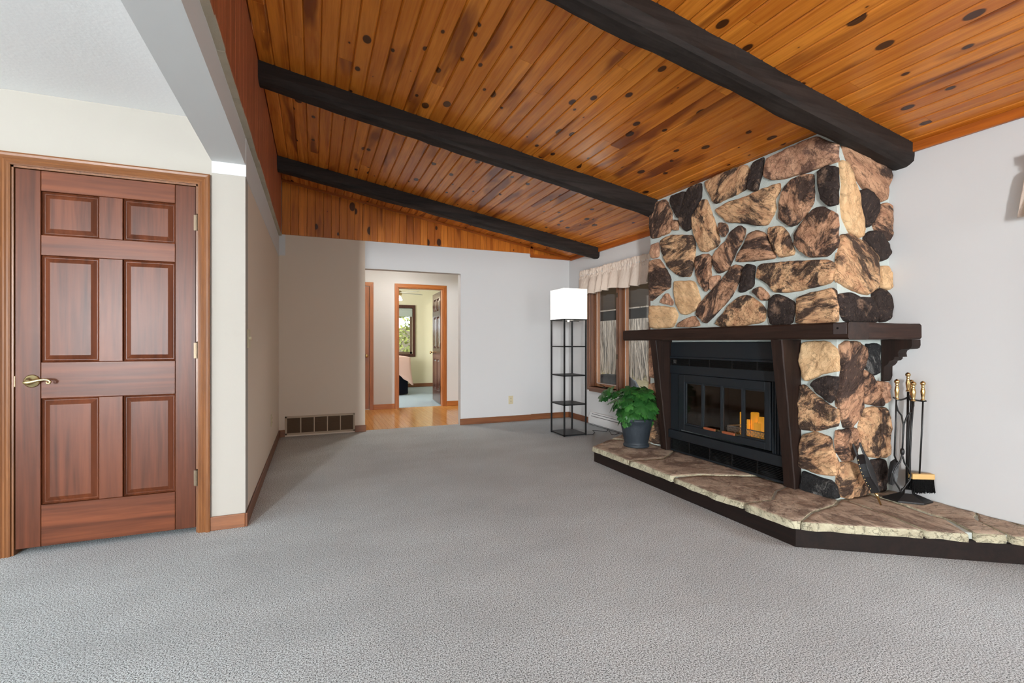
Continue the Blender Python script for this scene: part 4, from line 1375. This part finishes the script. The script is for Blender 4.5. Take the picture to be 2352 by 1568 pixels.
# firebox
fb = MB()
bx0, bx1, by0, by1, bz0, bz1 = IX + 0.025, 3.42, 2.36, 3.36, 0.36, 0.86
fb.add([(bx0, by0, bz0), (bx0, by1, bz0), (bx1, by1 - 0.15, bz0), (bx1, by0 + 0.15, bz0), (bx0, by0, bz1), (bx0, by1, bz1), (bx1, by1 - 0.15, bz1), (bx1, by0 + 0.15, bz1)],
       [(0, 1, 2, 3), (4, 7, 6, 5), (1, 5, 6, 2), (2, 6, 7, 3), (3, 7, 4, 0)])
fb.build('firebox', M['soot'], ins, fix=False)

# candles on a wire tray, plus reflections modelled as slim glowing tapers
TRX = 3.03
tray = tag(empty('wire_tray', (3.13, 2.62, 0.362)), 'grey wire mesh tray holding candles behind the fireplace glass', 'tray')
tm = MB()
TY0, TY1, TZ0, TZ1 = 2.45, 2.86, 0.365, 0.452
for k in range(34):
    y = TY0 + (TY1 - TY0) * k / 33
    tm.tube([(TRX, y, TZ0), (TRX, min(TY1, y + 0.035), TZ1)], 0.0022, 5)
    tm.tube([(TRX, y, TZ1), (TRX, min(TY1, y + 0.035), TZ0)], 0.0014, 5)
tm.build('mesh_front', M['mesh'], tray)
MB().tube([(TRX, TY0, TZ1), (TRX, TY1, TZ1), (TRX + 0.25, TY1 - 0.06, TZ1), (TRX + 0.25, TY0 + 0.04, TZ1), (TRX, TY0, TZ1)], 0.004, 6).build('rim', M['mesh'], tray)
MB().box(TRX + 0.004, TRX + 0.24, TY0 + 0.05, TY1 - 0.06, 0.362, 0.368).build('base', M['black'], tray)
CAND = [((1734, 947), 0.030, 3.14, 'tallest amber pillar candle behind the fireplace glass'),
        ((1749, 958), 0.026, 3.12, 'mid-height amber pillar candle beside the tallest one'),
        ((1740, 971), 0.026, 3.075, 'shortest wide amber candle in front of the taller pair'),
        ((1703, 946), 0.012, 3.16, 'candle reflection modelled as a slim tall glowing taper in the firebox'),
        ((1719, 963), 0.012, 3.10, 'candle reflection modelled as a slim short glowing taper near the door divider')]
for (px_, py_), r_, X_, lab in CAND:
    q = onx(px_, py_, X_)
    c = tag(empty('candle', (q.x, q.y, 0.368)), lab, 'candle', 'candles in the firebox')
    MB().lathe([(r_, 0.3685), (r_, q.z - 0.004), (r_ * 0.88, q.z), (r_ * 0.7, q.z - 0.004), (r_ * 0.2, q.z - 0.006)], (q.x, q.y, 0), 18).build('wax', M['candle'], c, smooth=True)
    MB().tube([(q.x, q.y, q.z - 0.006), (q.x, q.y + 0.001, q.z + 0.006)], 0.0012, 5).build('wick', M['black'], c)

# ------------------------------------------------------------------ hearth
hearth = tag(empty('hearth', (2.9, 2.8, 0)), 'raised flagstone hearth edged with dark timber', 'hearth')


def diag(t_):
    return (2.40 + 1.1 * t_, 1.82 - 0.74 * t_)


bed_poly = [(2.43, 3.82), (2.43, 1.84), (3.496, 1.12), (3.496, 4.50)]
MB().prism(bed_poly, lambda u, v, w: (u, v, w), 0.0, 0.133).build('mortar_bed', M['mortar'], hearth)
CELLS = [
    [(2.395, 3.84), (2.40, 3.56), (2.39, 3.275), (2.70, 3.22), (2.98, 3.42), (2.985, 3.755), (2.99, 3.80), (2.76, 4.07)],
    [(2.39, 3.25), (2.405, 3.0), (2.395, 2.775), (2.62, 2.72), (2.982, 2.55), (2.982, 3.40), (2.70, 3.20)],
    [(2.40, 2.735), (2.385, 2.45), (2.40, 2.155), (2.60, 2.12), (2.80, 2.25), (2.982, 2.30), (2.982, 2.53), (2.62, 2.70)],
    [(2.395, 2.125), (2.40, 1.95), (2.40, 1.825), (2.425, 1.80), (2.62, 1.88), (2.86, 1.91), (2.985, 1.965), (2.982, 2.28), (2.80, 2.23), (2.60, 2.10)],
    [(2.435, 1.792), diag(0.25), diag(0.455), (2.98, 1.70), (3.02, 1.965), (2.87, 1.895), (2.63, 1.865)],
    [diag(0.475), diag(0.61), (3.20, 1.52), (3.28, 1.965), (3.035, 1.965), (2.995, 1.69)],
    [diag(0.64), diag(0.735), (3.335, 1.452), (3.495, 1.525), (3.495, 1.965), (3.295, 1.965), (3.215, 1.51)],
    [diag(0.755), diag(0.86), (3.44, 1.30), (3.495, 1.38), (3.495, 1.512), (3.345, 1.44)],
    [diag(0.875), (3.49, 1.09), (3.495, 1.36), (3.45, 1.285)],
    [(2.78, 4.08), (3.0, 3.80), (3.0, 3.755), (3.495, 3.755), (3.495, 4.53)],
]
for ci, P in enumerate(CELLS):
    pts = [Vector((a, b, 0)) for a, b in P]
    dens = []
    for a, b in zip(pts, pts[1:] + pts[:1]):
        k = max(1, int((b - a).length / 0.035))
        for q in range(k):
            dens.append(a + (b - a) * q / k)
    c = sum(dens, Vector()) / len(dens)
    dens = [p + (p - c).normalized() * 0.004 for p in dens]
    dens = [Vector((min(p.x, 3.484), p.y, 0)) for p in dens]
    n = len(dens)
    vs, fs, mi = [], [], []
    ztop = HZ + 0.003 * math.sin(ci * 2.3)
    rings = [(1.0, 0.098), (1.006, 0.112), (1.0, ztop - 0.006), (0.985, ztop), (0.85, ztop), (0.65, ztop), (0.4, ztop), (0.18, ztop)]
    for s, z in rings:
        for p in dens:
            q = c + (p - c) * s
            j = noise.noise(p * 14 + Vector((0, 0, ci))) * 0.010 + noise.noise(p * 45) * 0.004 if s > 0.95 else 0
            zz = z + (noise.noise(q * 6) * 0.004 + noise.fractal(q * 22, 1.0, 2.0, 3) * 0.003 if z > 0.125 else noise.noise(p * 9 + Vector((5, 0, 0))) * 0.008)
            inward = (c - p).normalized()
            out_edge = p.x < 2.45 or abs((p.y - 1.82) + (p.x - 2.40) * 0.6727) < 0.05
            vs.append(q + inward * (abs(j) if not out_edge else j) * (1 if s > 0.95 else 0) + Vector((0, 0, zz)))
    m = MB()
    m.v = vs
    for r_ in range(len(rings) - 1):
        for k in range(n):
            m.f.append((r_ * n + k, r_ * n + (k + 1) % n, (r_ + 1) * n + (k + 1) % n, (r_ + 1) * n + k))
            m.mi.append(1 if r_ < 3 else 0)
    m.v.append(c + Vector((0, 0, ztop)))
    for k in range(n):
        m.f.append(((len(rings) - 1) * n + k, (len(rings) - 1) * n + (k + 1) % n, len(m.v) - 1))
        m.mi.append(0)
    m.build('flagstone', [M['flag'], M['flagedge']], hearth, smooth=True)


def skirt(a, b, name, seed):
    a, b = Vector(a), Vector(b)
    t_ = (b - a).normalized()
    nn = Vector((t_.y, -t_.x, 0))
    m = MB()
    n = 30
    vs, fs = [], []
    for i in range(n + 1):
        p = a + (b - a) * i / n
        zt = 0.100 + 0.006 * noise.noise(p * 5 + Vector((seed, 0, 0)))
        for d, z in ((0, 0), (0, zt), (0.05, zt), (0.05, 0)):
            vs.append(p - nn * d + Vector((0, 0, z)))
    for i in range(n):
        for k in range(4):
            fs.append((i * 4 + k, i * 4 + (k + 1) % 4, (i + 1) * 4 + (k + 1) % 4, (i + 1) * 4 + k))
    fs += [(0, 1, 2, 3), tuple(n * 4 + k for k in (3, 2, 1, 0))]
    m.add(vs, fs)
    m.build('skirt_board', M['skirt'], hearth)


skirt((2.415, 3.84, 0), (2.415, 1.815, 0), 'front', 1)
skirt((2.415, 1.815, 0), (3.468, 1.107, 0), 'near', 2)
skirt((3.468, 4.53, 0), (2.415, 3.84, 0), 'far', 3)

# ------------------------------------------------------------------ fire tools on the hearth
def atd(px, py, d):
    """point at forward depth d"""
    return CAMV + ray(px, py) * d


def z5(u, v, d):
    return atd(1900 + u / 3.1353, 800 + v / 3.1353, d)


TD = 2.88
stand = tag(empty('fire_tool_stand', onz(2085, 1150, HZ)), 'black wrought-iron fire tool stand with brass finial', 'fire tool stand')
bc = onz(2084, 1149, HZ + 0.004)
hexp = []
for k in range(6):
    g = math.radians(60 * k + 12)
    hexp.append((0.125 * math.cos(g) + 0.02 * math.sin(g), 0.085 * math.sin(g)))
m = MB()
lay = [(1.0, 0.0), (1.0, 0.010), (0.62, 0.030), (0.30, 0.046), (0.24, 0.070), (0.10, 0.074)]
vs, fs = [], []
ra = math.radians(-52)
for s, h in lay:
    for a, b in hexp:
        vs.append((bc.x + (a * math.cos(ra) - b * math.sin(ra)) * s, bc.y + (a * math.sin(ra) + b * math.cos(ra)) * s, HZ + 0.005 + h))
for r_ in range(len(lay) - 1):
    for k in range(6):
        fs.append((r_ * 6 + k, r_ * 6 + (k + 1) % 6, (r_ + 1) * 6 + (k + 1) % 6, (r_ + 1) * 6 + k))
fs += [tuple(range(5, -1, -1)), tuple(30 + k for k in range(6))]
m.add(vs, fs)
m.build('base', M['iron'], stand, bevel=0.002)
dB = (CAM_H - HZ) * F / (1149 - CY)
MB().tube([z5(583, 312, dB), z5(576, 700, dB), z5(572, 1035, dB)], 0.0066, 8).build('post', M['iron'], stand, smooth=True)


def brass_handle(parent, u, vtop, vbot, d, s=1.0):
    a, b = z5(u, vtop, d), z5(u, vbot, d)
    L = a.z - b.z
    prof = [(0.010, 0.0), (0.016, 0.02), (0.010, 0.06), (0.0085, 0.12), (0.0125, 0.30), (0.0145, 0.45), (0.011, 0.60), (0.0075, 0.70), (0.012, 0.735), (0.0075, 0.76), (0.0145, 0.82), (0.0165, 0.89), (0.012, 0.96), (0.003, 1.0)]
    MB().lathe([(r_ * s * 0.86, b.z + h * L) for r_, h in prof], (b.x, b.y, 0), 16).build('brass_handle', M['brass'], parent, smooth=True)


brass_handle(stand, 582, 172, 310, dB)
dF = dB - 0.045
lyre = [[(497, 372), (497, 430), (520, 465), (550, 500), (548, 600), (541, 740)],
        [(622, 385), (622, 440), (595, 470), (556, 498), (548, 600), (541, 740)],
        [(541, 740), (538, 800), (510, 835), (475, 885), (472, 930), (490, 970), (528, 1015), (528, 1040)],
        [(541, 740), (543, 805), (570, 845), (603, 890), (602, 930), (585, 970), (540, 1010), (534, 1040)]]
lm = MB()
for P in lyre:
    P2 = [z5(u, v, dF) for u, v in P]
    P2 = [P2[0]] + [p for a, b in zip(P2, P2[1:]) for p in (a * 0.5 + b * 0.5,)] + [P2[-1]]
    lm.tube(P2, 0.0047, 8)
lm.build('scrolled_frame', M['iron'], stand, smooth=True)
MB().lathe([(0.008, -0.018), (0.0115, -0.006), (0.0115, 0.006), (0.008, 0.018)], z5(541, 742, dF), 10).build('collar', M['iron'], stand, smooth=True)
am = MB()
for P in ([(583, 350, dB), (560, 362, dB - 0.01), (530, 370, dF), (497, 366, dF), (476, 352, dF)], [(583, 350, dB), (600, 372, dF), (622, 382, dF - 0.01), (642, 372, dF - 0.01)],
          [(583, 350, dB), (630, 372, dB), (690, 380, dB - 0.01), (712, 378, dB - 0.01)], [(583, 350, dB), (605, 340, dB + 0.03)]):
    am.tube([z5(*q) for q in P], 0.005, 8)
am.build('hook_arm', M['iron'], stand, smooth=True)

GR = 'fire tools hanging on the iron stand'
# shovel
sh = tag(empty('fire_shovel', z5(478, 990, dB + 0.02)), 'fire shovel with rounded black blade hanging on the stand', 'shovel', GR)
brass_handle(sh, 502, 220, 368, dF)
MB().tube([z5(498, 366, dF), z5(492, 560, dF), z5(484, 770, dF), z5(500, 815, dF + 0.02)], 0.0048, 8).build('rod', M['iron'], sh, smooth=True)
bp = [(490, 795), (512, 810), (515, 860), (510, 920), (497, 970), (470, 985), (445, 978), (440, 930), (445, 860), (458, 815)]
b0 = [z5(u, v, dB + 0.03) for u, v in bp]
fw = Vector((SN, CS, 0))
vs = b0 + [p + fw * 0.004 for p in b0]
n = len(bp)
cc = sum(b0, Vector()) / n + fw * 0.014
vs += [cc, cc + fw * 0.004]
fs = [(k, (k + 1) % n, 2 * n) for k in range(n)] + [((k + 1) % n + n, k + n, 2 * n + 1) for k in range(n)] + [(k, k + n, (k + 1) % n + n, (k + 1) % n) for k in range(n)]
MB().add(vs, fs).build('blade', M['iron'], sh)
# poker
pk = tag(empty('fire_poker', z5(590, 900, dB - 0.03)), 'straight black poker with brass handle on the stand front', 'poker', GR)
brass_handle(pk, 620, 236, 380, dF - 0.012, 1.08)
MB().tube([z5(620, 380, dF - 0.012), z5(604, 600, dF + 0.004), z5(592, 875, dF + 0.008), z5(590, 905, dF + 0.008)], [0.0052, 0.0052, 0.005, 0.002], 8).build('rod', M['iron'], pk, smooth=True)
# tongs handle behind
tg = tag(empty('fire_tongs', z5(606, 900, dB + 0.035)), 'black tongs with brass handle half hidden behind the stand post', 'tongs', GR)
brass_handle(tg, 606, 224, 345, dB + 0.03)
MB().tube([z5(606, 345, dB + 0.03), z5(590, 640, dB + 0.03), z5(588, 940, dB + 0.03)], 0.005, 8).tube([z5(610, 345, dB + 0.04), z5(598, 640, dB + 0.04), z5(596, 940, dB + 0.04)], 0.005, 8).build('arms', M['iron'], tg, smooth=True)
# brush
br = tag(empty('hearth_brush', z5(670, 1030, dB - 0.02)), 'hearth brush with pale wood head and black bristles', 'brush', GR)
dR = dB - 0.02
brass_handle(br, 689, 234, 374, dR)
MB().tube([z5(690, 374, dR), z5(680, 620, dR), z5(665, 900, dR)], 0.0048, 8).build('rod', M['iron'], br, smooth=True)
rt = Vector((CS, -SN, 0))
c0 = z5(682, 917, dR)


def brush_fn(u, v, w):
    return c0 + rt * u + Vector((0, 0, v)) + fw * w


MB().prism([(-0.070, -0.017), (0.066, -0.020), (0.066, 0.013), (-0.070, 0.016)], brush_fn, -0.018, 0.018).build('head', M['brushwood'], br, bevel=0.004)
bs = MB()
rb = random.Random(3)
for k in range(420):
    u, w = rb.uniform(-0.066, 0.062), rb.uniform(-0.015, 0.015)
    a = brush_fn(u, -0.017, w)
    b = brush_fn(u * 1.12 + rb.uniform(-0.006, 0.006), -0.098 + rb.uniform(-0.008, 0.008), w * 1.3)
    bs.tube([a, b], [0.0022, 0.0014], 3, cap=False)
bs.prism([(-0.064, -0.09), (0.060, -0.09), (0.060, -0.017), (-0.064, -0.017)], brush_fn, -0.013, 0.013)
bo = bs.build('bristles', M['bristle'], br, fix=False)
bo['kind'] = 'stuff'

# bellows leaning on the chimney side
bl_ = tag(empty('bellows', onz(2023, 1160, HZ)), 'black leather bellows with brass nozzle leaning on the chimney stones', 'bellows')
N0 = onz(2023.5, 1160, HZ + 0.006)
T0 = ony(1966, 1016, FY0 - 0.075)
ax = (T0 - N0)
LB = ax.length
ax.normalize()
wdir = (rt * 0.70 + fw * 0.72)
wdir = (wdir - ax * wdir.dot(ax)).normalized()
ndir = ax.cross(wdir).normalized()
if ndir.dot(rt) > 0:
    ndir = -ndir


def bel(u, v, w):
    return N0 + ax * (u * LB) + wdir * v + ndir * w


def outline(k=1.0):
    prof = [(0.20, 0.012), (0.27, 0.022), (0.36, 0.045), (0.48, 0.066), (0.58, 0.070), (0.68, 0.058), (0.76, 0.035), (0.80, 0.018), (0.90, 0.014), (0.99, 0.012)]
    return [(u, v * k) for u, v in prof] + [(u, -v * k) for u, v in reversed(prof)]


for s in (1, -1):
    MB().prism(outline(), bel, s * 0.014, s * 0.022).build('board', M['leather'], bl_, bevel=0.002)
MB().prism([(u, v) for u, v in outline(0.93) if 0.19 < u < 0.82], bel, -0.014, 0.014).build('leather_side', M['leather'], bl_)
MB().tube([bel(0.22, 0, 0), bel(0.14, 0, 0), bel(0.0, 0, 0)], [0.012, 0.007, 0.005], 10).build('nozzle', M['brass'], bl_, smooth=True)
for k in range(9):
    u = 0.28 + k * 0.058
    for a, b in zip(outline()[:9], outline()[1:10]):
        if a[0] <= u <= b[0]:
            v = a[1] + (b[1] - a[1]) * (u - a[0]) / (b[0] - a[0])
            p = bel(u, -v, 0.015)
            MB().lathe([(0.0035, -0.002), (0.003, 0.001), (0.001, 0.003)], p, 8).build('stud', M['brass'], bl_)

# ------------------------------------------------------------------ potted plant
PC = Vector((2.785, 3.70, HZ + 0.004))
plant = tag(empty('potted_plant', PC), 'leafy green plant in slate-blue flared pot on the hearth', 'potted plant')
prof = [(0.118, 0.0), (0.120, 0.012), (0.112, 0.022), (0.108, 0.034), (0.112, 0.05), (0.124, 0.11), (0.138, 0.18), (0.148, 0.235), (0.154, 0.240), (0.154, 0.262), (0.146, 0.264), (0.138, 0.25), (0.132, 0.22), (0.02, 0.215)]
MB().lathe([(r_, PC.z + h) for r_, h in prof], (PC.x, PC.y, 0), 32).build('pot', M['pot'], plant, smooth=True)
MB().lathe([(0.134, PC.z + 0.225), (0.10, PC.z + 0.234), (0.02, PC.z + 0.238)], (PC.x, PC.y, 0), 20).build('soil', M['soil'], plant, smooth=True)


def leaf_mesh(seed, R):
    rr = random.Random(seed)
    n = 40
    vs = [(0, 0, 0)]
    fs = []
    for ring, sc in enumerate((0.5, 1.0)):
        for k in range(n):
            g = -math.pi * 0.92 + 2 * math.pi * 0.92 * k / (n - 1)
            lob = 0.56 + 0.44 * abs(math.cos(g * 2.5)) ** 0.7
            ser = 1 + 0.08 * math.sin(k * 2.6 + seed)
            r_ = R * lob * (ser if ring else 1) * (0.62 + 0.38 * math.cos(g / 2)) * 1.05
            x_, y_ = r_ * sc * math.sin(g), r_ * sc * math.cos(g)
            z_ = 0.16 * R * sc * abs(math.cos(g * 2.5)) - 0.30 * (x_ * x_ + y_ * y_) / R * (1 if ring else 0.9) + rr.uniform(-0.03, 0.03) * R
            vs.append((x_, y_, z_))
    for k in range(n - 1):
        fs.append((0, 1 + k, 2 + k))
        fs.append((1 + k, 1 + n + k, 2 + n + k, 2 + k))
    me = bpy.data.meshes.new('leaf')
    me.from_pydata(vs, [], fs)
    me.materials.append(M['leaf'])
    me.polygons.foreach_set('use_smooth', [True] * len(me.polygons))
    return me


LM = [leaf_mesh(k, 0.070 + 0.010 * k) for k in range(3)]
pinv = Matrix.Translation(-PC)
rl = random.Random(11)
stems = MB()


def add_leaf(p, outv, sc):
    o = bpy.data.objects.new('leaf', LM[rl.randrange(3)])
    COL.objects.link(o)
    o.parent = plant
    o.matrix_parent_inverse = pinv
    nrm = (outv * 0.8 + Vector((0, 0, 0.7)) + Vector((rl.uniform(-.35, .35), rl.uniform(-.35, .35), rl.uniform(-.2, .2)))).normalized()
    tip = (outv + Vector((0, 0, -0.5)) + Vector((rl.uniform(-.4, .4), rl.uniform(-.4, .4), 0)))
    tip = (tip - nrm * tip.dot(nrm)).normalized()
    xx = tip.cross(nrm)
    o.matrix_basis = Matrix.Translation(p) @ Matrix((xx, tip, nrm)).transposed().to_4x4() @ Matrix.Scale(sc, 4)


crown_root = PC + Vector((0, 0, 0.235))
cl = PC + Vector((0.0, 0.0, 0.395))
for k in range(110):
    g = rl.uniform(0, 2 * math.pi)
    hgt = rl.uniform(-0.95, 1.0)
    rad = math.sqrt(max(0, 1 - hgt * hgt)) ** 0.7
    sh_ = rl.uniform(0.72, 1.0)
    off = rt * (0.205 * rad * math.cos(g) * sh_) + fw * (0.165 * rad * math.sin(g) * sh_) + Vector((0, 0, 0.175 * hgt * sh_))
    p = cl + off
    if p.z < PC.z + 0.27 and off.length < 0.155:
        continue
    p.x = min(p.x, 2.895)
    outv = (off + Vector((0, 0, 0.03))).normalized()
    add_leaf(p, outv, rl.uniform(0.75, 1.15))
    mid = crown_root * 0.5 + p * 0.5 + Vector((0, 0, 0.04))
    stems.tube([crown_root, mid, p], [0.004, 0.003, 0.002], 5)
for px_, py_ in ((1384, 906), (1396, 898), (1409, 902), (1390, 912), (1402, 894), (1415, 908), (1424, 924), (1404, 905)):
    p = atd(px_, py_, 4.40)
    add_leaf(p, (p - cl).normalized(), rl.uniform(0.75, 1.0))
stems.tube([crown_root, atd(1428, 932, 4.42), atd(1412, 916, 4.41), atd(1398, 902, 4.40)], [0.005, 0.0045, 0.004, 0.003], 6)
stems.build('stems', M['stem'], plant, fix=False)

# ------------------------------------------------------------------ shelf lamp
lamp = tag(empty('shelf_floor_lamp', (2.855, 5.13, 0)), 'black shelf floor lamp with glowing white box shade', 'floor lamp')
LX0, LX1, LY0, LY1 = 2.715, 3.005, 4.965, 5.295
for xx in (LX0, LX1):
    for yy in (LY0, LY1):
        MB().box(xx - 0.008, xx + 0.008, yy - 0.008, yy + 0.008, 0, 1.386).build('pole', M['black'], lamp)
for z in (0.008, 0.364, 0.707, 1.053):
    MB().box(LX0 - 0.008, LX1 + 0.008, LY0 - 0.008, LY1 + 0.008, z, z + 0.014).build('shelf', M['black'], lamp)
rg = MB()
for a, b, c_, d_ in ((LX0 - .01, LX1 + .01, LY0 - .01, LY0 + .004), (LX0 - .01, LX1 + .01, LY1 - .004, LY1 + .01), (LX0 - .01, LX0 + .004, LY0, LY1), (LX1 - .004, LX1 + .01, LY0, LY1)):
    rg.box(a, b, c_, d_, 1.374, 1.388)
rg.build('top_frame', M['black'], lamp)
sd = MB()
x0, x1, y0, y1, z0, z1, t_ = LX0 - 0.010, LX1 + 0.010, LY0 - 0.010, LY1 + 0.010, 1.388, 1.747, 0.003
sd.box(x0, x1, y0, y0 + t_, z0, z1).box(x0, x1, y1 - t_, y1, z0, z1).box(x0, x0 + t_, y0, y1, z0, z1).box(x1 - t_, x1, y0, y1, z0, z1)
sd.build('lamp_shade', M['shade'], lamp)
MB().lathe([(0.012, 1.36), (0.012, 1.46), (0.02, 1.47), (0.032, 1.51), (0.028, 1.55), (0.006, 1.565)], ((LX0 + LX1) / 2, (LY0 + LY1) / 2, 0), 14).build('bulb', M['bulb'], lamp, smooth=True)
MB().box(LX0, LX1, (LY0 + LY1) / 2 - 0.006, (LY0 + LY1) / 2 + 0.006, 1.366, 1.374).build('bulb_bar', M['black'], lamp)
cord = []
for u, v in ((1346, 998), (1362, 997), (1366, 993), (1361, 988), (1376, 989), (1392, 991), (1396, 988), (1393, 984), (1396, 983), (1400, 990), (1404, 997), (1412, 998), (1424, 994), (1434, 992)):
    p = onz(u, v, 0.006)
    cord.append(p)
tag(MB().tube(cord, 0.0035, 6).build('lamp_cord', M['black'], smooth=True), 'thin black lamp cord curling across the carpet', 'cord')
wbx = tag(empty('wall_box', (XR, 4.80, 0.1)), 'narrow black box under the window sill behind the plant', 'box')
MB().box(XR - 0.07, XR - 0.062 + 0.06, 4.70, 4.90, 0.20, 0.440).build('body', M['black'], wbx, bevel=0.005)
MB().box(XR - 0.074, XR - 0.07, 4.715, 4.885, 0.215, 0.425).build('face', M['insert2'], wbx, bevel=0.002)

# ------------------------------------------------------------------ outdoors
gv, gf = [], []
gx = [-40, -8, 3.7, 9, 12, 16, 20, 26, 34, 46, 70]
gy = [-40, -15, -5, 5, 10, 15, 20, 30, 45, 70]


def gz(x, y):
    return -0.45 + max(0, x - 10) * 0.17 + max(0, y - 14) * 0.06


for b in gy:
    for a in gx:
        gv.append((a, b, gz(a, b)))
for j in range(len(gy) - 1):
    for i in range(len(gx) - 1):
        k = j * len(gx) + i
        gf.append((k, k + 1, k + 1 + len(gx), k + len(gx)))
gnd = MB().add(gv, gf).build('ground', M['litter'])
struct(gnd, 'leaf-strewn woodland ground outside', 'ground')
struct(MB().box(XO + 0.01, 8.2, 3.0, 15.0, -0.25, -0.12).build('floor_porch', M['deck']), 'grey deck boards of the porch', 'deck')
struct(MB().prism([(XO, 2.36), (8.3, 2.10), (8.3, 2.18), (XO, 2.44)], cf, 2.5, 15.5).build('ceiling_porch', M['porch']), 'brown board ceiling of the porch', 'porch ceiling')
pb = tag(empty('porch_beam', (8.1, 9, -0.12)), 'dark porch beam and posts outside the casement window', 'porch frame')
MB().box(8.0, 8.15, 2.5, 15.5, 1.76, 2.03).build('beam', M['beam'], pb)
for yy in (6.3, 14.6):
    MB().box(8.0, 8.14, yy, yy + 0.14, -0.12, 1.76).build('post', M['beam'], pb)
gp = onx(1408, 862, 5.2)
gr = tag(empty('covered_grill', (gp.x, gp.y, -0.12)), 'black vinyl covered grill on the porch', 'grill')
ztop = gp.z + 0.02
gm2 = MB()
vs, fs = [], []
secs = [(-0.12, 0.30, 0.62), (0.15, 0.30, 0.60), (ztop - 0.22, 0.28, 0.56), (ztop - 0.10, 0.25, 0.50), (ztop - 0.02, 0.17, 0.38), (ztop, 0.06, 0.2)]
n = 28
for z, a, b in secs:
    for k in range(n):
        g = 2 * math.pi * k / n
        sq = lambda c_: math.copysign(abs(c_) ** 0.55, c_)
        w_ = 1 + 0.03 * math.sin(k * 3.1 + z * 9)
        vs.append((gp.x + a * sq(math.cos(g)) * w_, gp.y + b * sq(math.sin(g)) * w_, z))
for r_ in range(len(secs) - 1):
    for k in range(n):
        fs.append((r_ * n + k, r_ * n + (k + 1) % n, (r_ + 1) * n + (k + 1) % n, (r_ + 1) * n + k))
fs += [tuple(range(n - 1, -1, -1)), tuple((len(secs) - 1) * n + k for k in range(n))]
gm2.add(vs, fs).build('cover', M['cover'], gr, smooth=True)
MB().tube([(gp.x - 0.33, gp.y - 0.4, 0.35), (gp.x - 0.33, gp.y + 0.4, 0.35)], 0.012, 8).build('cover_strap', M['black'], gr)

rw = random.Random(21)
tree_spots = []
for k in range(84):
    for _ in range(60):
        X = rw.uniform(11.5, 33)
        Y = X * rw.uniform(1.12, 1.72)
        if all((X - a) ** 2 + (Y - b) ** 2 > 2.3 for a, b in tree_spots):
            break
    else:
        continue
    tree_spots.append((X, Y))
    z0 = gz(X, Y) - 0.1
    r0 = rw.uniform(0.035, 0.13)
    hgt = rw.uniform(7, 12)
    lean = (rw.uniform(-0.01, 0.01), rw.uniform(-0.01, 0.01))
    m = MB()
    m.tube([(X + lean[0] * hgt * s, Y + lean[1] * hgt * s, z0 + hgt * s) for s in (0, 0.2, 0.45, 0.7, 1.0)], [r0 * 1.15, r0, r0 * 0.85, r0 * 0.6, r0 * 0.2], 7)
    for b in range(16):
        s = rw.uniform(0.06, 0.8)
        g = rw.uniform(0, 2 * math.pi)
        L = rw.uniform(0.35, 0.85)
        p0 = Vector((X + lean[0] * hgt * s, Y + lean[1] * hgt * s, z0 + hgt * s))
        p1 = p0 + Vector((math.cos(g) * L * 0.5, math.sin(g) * L * 0.5, L * 0.35))
        p2 = p0 + Vector((math.cos(g) * L * 0.8, math.sin(g) * L * 0.8, L * 0.9))
        m.tube([p0, p1, p2], [r0 * 0.28, r0 * 0.18, 0.006], 4)
    t_ = m.build('bare_tree', M['bark'], fix=False)
    tag(t_, 'bare pale-barked tree in the woods beyond the porch', 'tree', 'bare trees outside the casement window')

tw = MB()
for k in range(6500):
    X = rw.uniform(10.5, 34)
    Y = X * rw.uniform(1.12, 1.72)
    z0 = gz(X, Y) - 0.05
    hgt = rw.uniform(1.5, 6.5)
    a, b = rw.uniform(-0.5, 0.5), rw.uniform(-0.5, 0.5)
    tw.tube([(X, Y, z0), (X + a * 0.4, Y + b * 0.4, z0 + hgt * 0.5), (X + a, Y + b, z0 + hgt)], [0.024, 0.016, 0.005], 3, cap=False)
tag(tw.build('undergrowth_twigs', M['bark'], gnd, fix=False), 'dense leafless undergrowth twigs', kind='stuff')

for k, (X, Y, R_, hh, lab) in enumerate(((2.5, 16.4, 1.5, 6.8, 'sunlit yellow-green tree nearest the bedroom window'), (5.3, 19.4, 1.8, 6.0, 'tall dark green tree behind the yellow-green one'), (2.9, 25.0, 2.6, 8.0, 'broad green tree farthest beyond the bedroom window'), (-0.8, 20.0, 1.8, 5.5, 'smaller green tree set back beside the broad one'))):
    tr_ = tag(empty('leafy_tree', (X, Y, gz(X, Y))), lab, 'tree', 'green trees beyond the bedroom window')
    MB().tube([(X, Y, gz(X, Y) - 0.1), (X + 0.05, Y, hh * 0.5), (X, Y, hh * 0.9)], [0.12, 0.09, 0.03], 8).build('trunk', M['bark'], tr_)
    lf = MB()
    for q in range(2600):
        g, hgt = rw.uniform(0, 6.283), rw.uniform(-1, 1)
        rad = R_ * (1 - hgt * hgt) ** 0.5 * rw.uniform(0.55, 1.0)
        c_ = Vector((X + rad * math.cos(g), Y + rad * math.sin(g), hh * 0.42 + hgt * hh * 0.5))
        a = Vector((rw.uniform(-1, 1), rw.uniform(-1, 1), rw.uniform(-1, 1))).normalized() * 0.085
        b = a.cross(Vector((rw.uniform(-1, 1), rw.uniform(-1, 1), rw.uniform(-1, 1)))).normalized() * 0.045
        lf.add([c_ - a, c_ + b, c_ + a, c_ - b], [(0, 1, 2, 3)])
    fo_ = lf.build('foliage', M['foliage'], tr_, fix=False)
    fo_['kind'] = 'stuff'
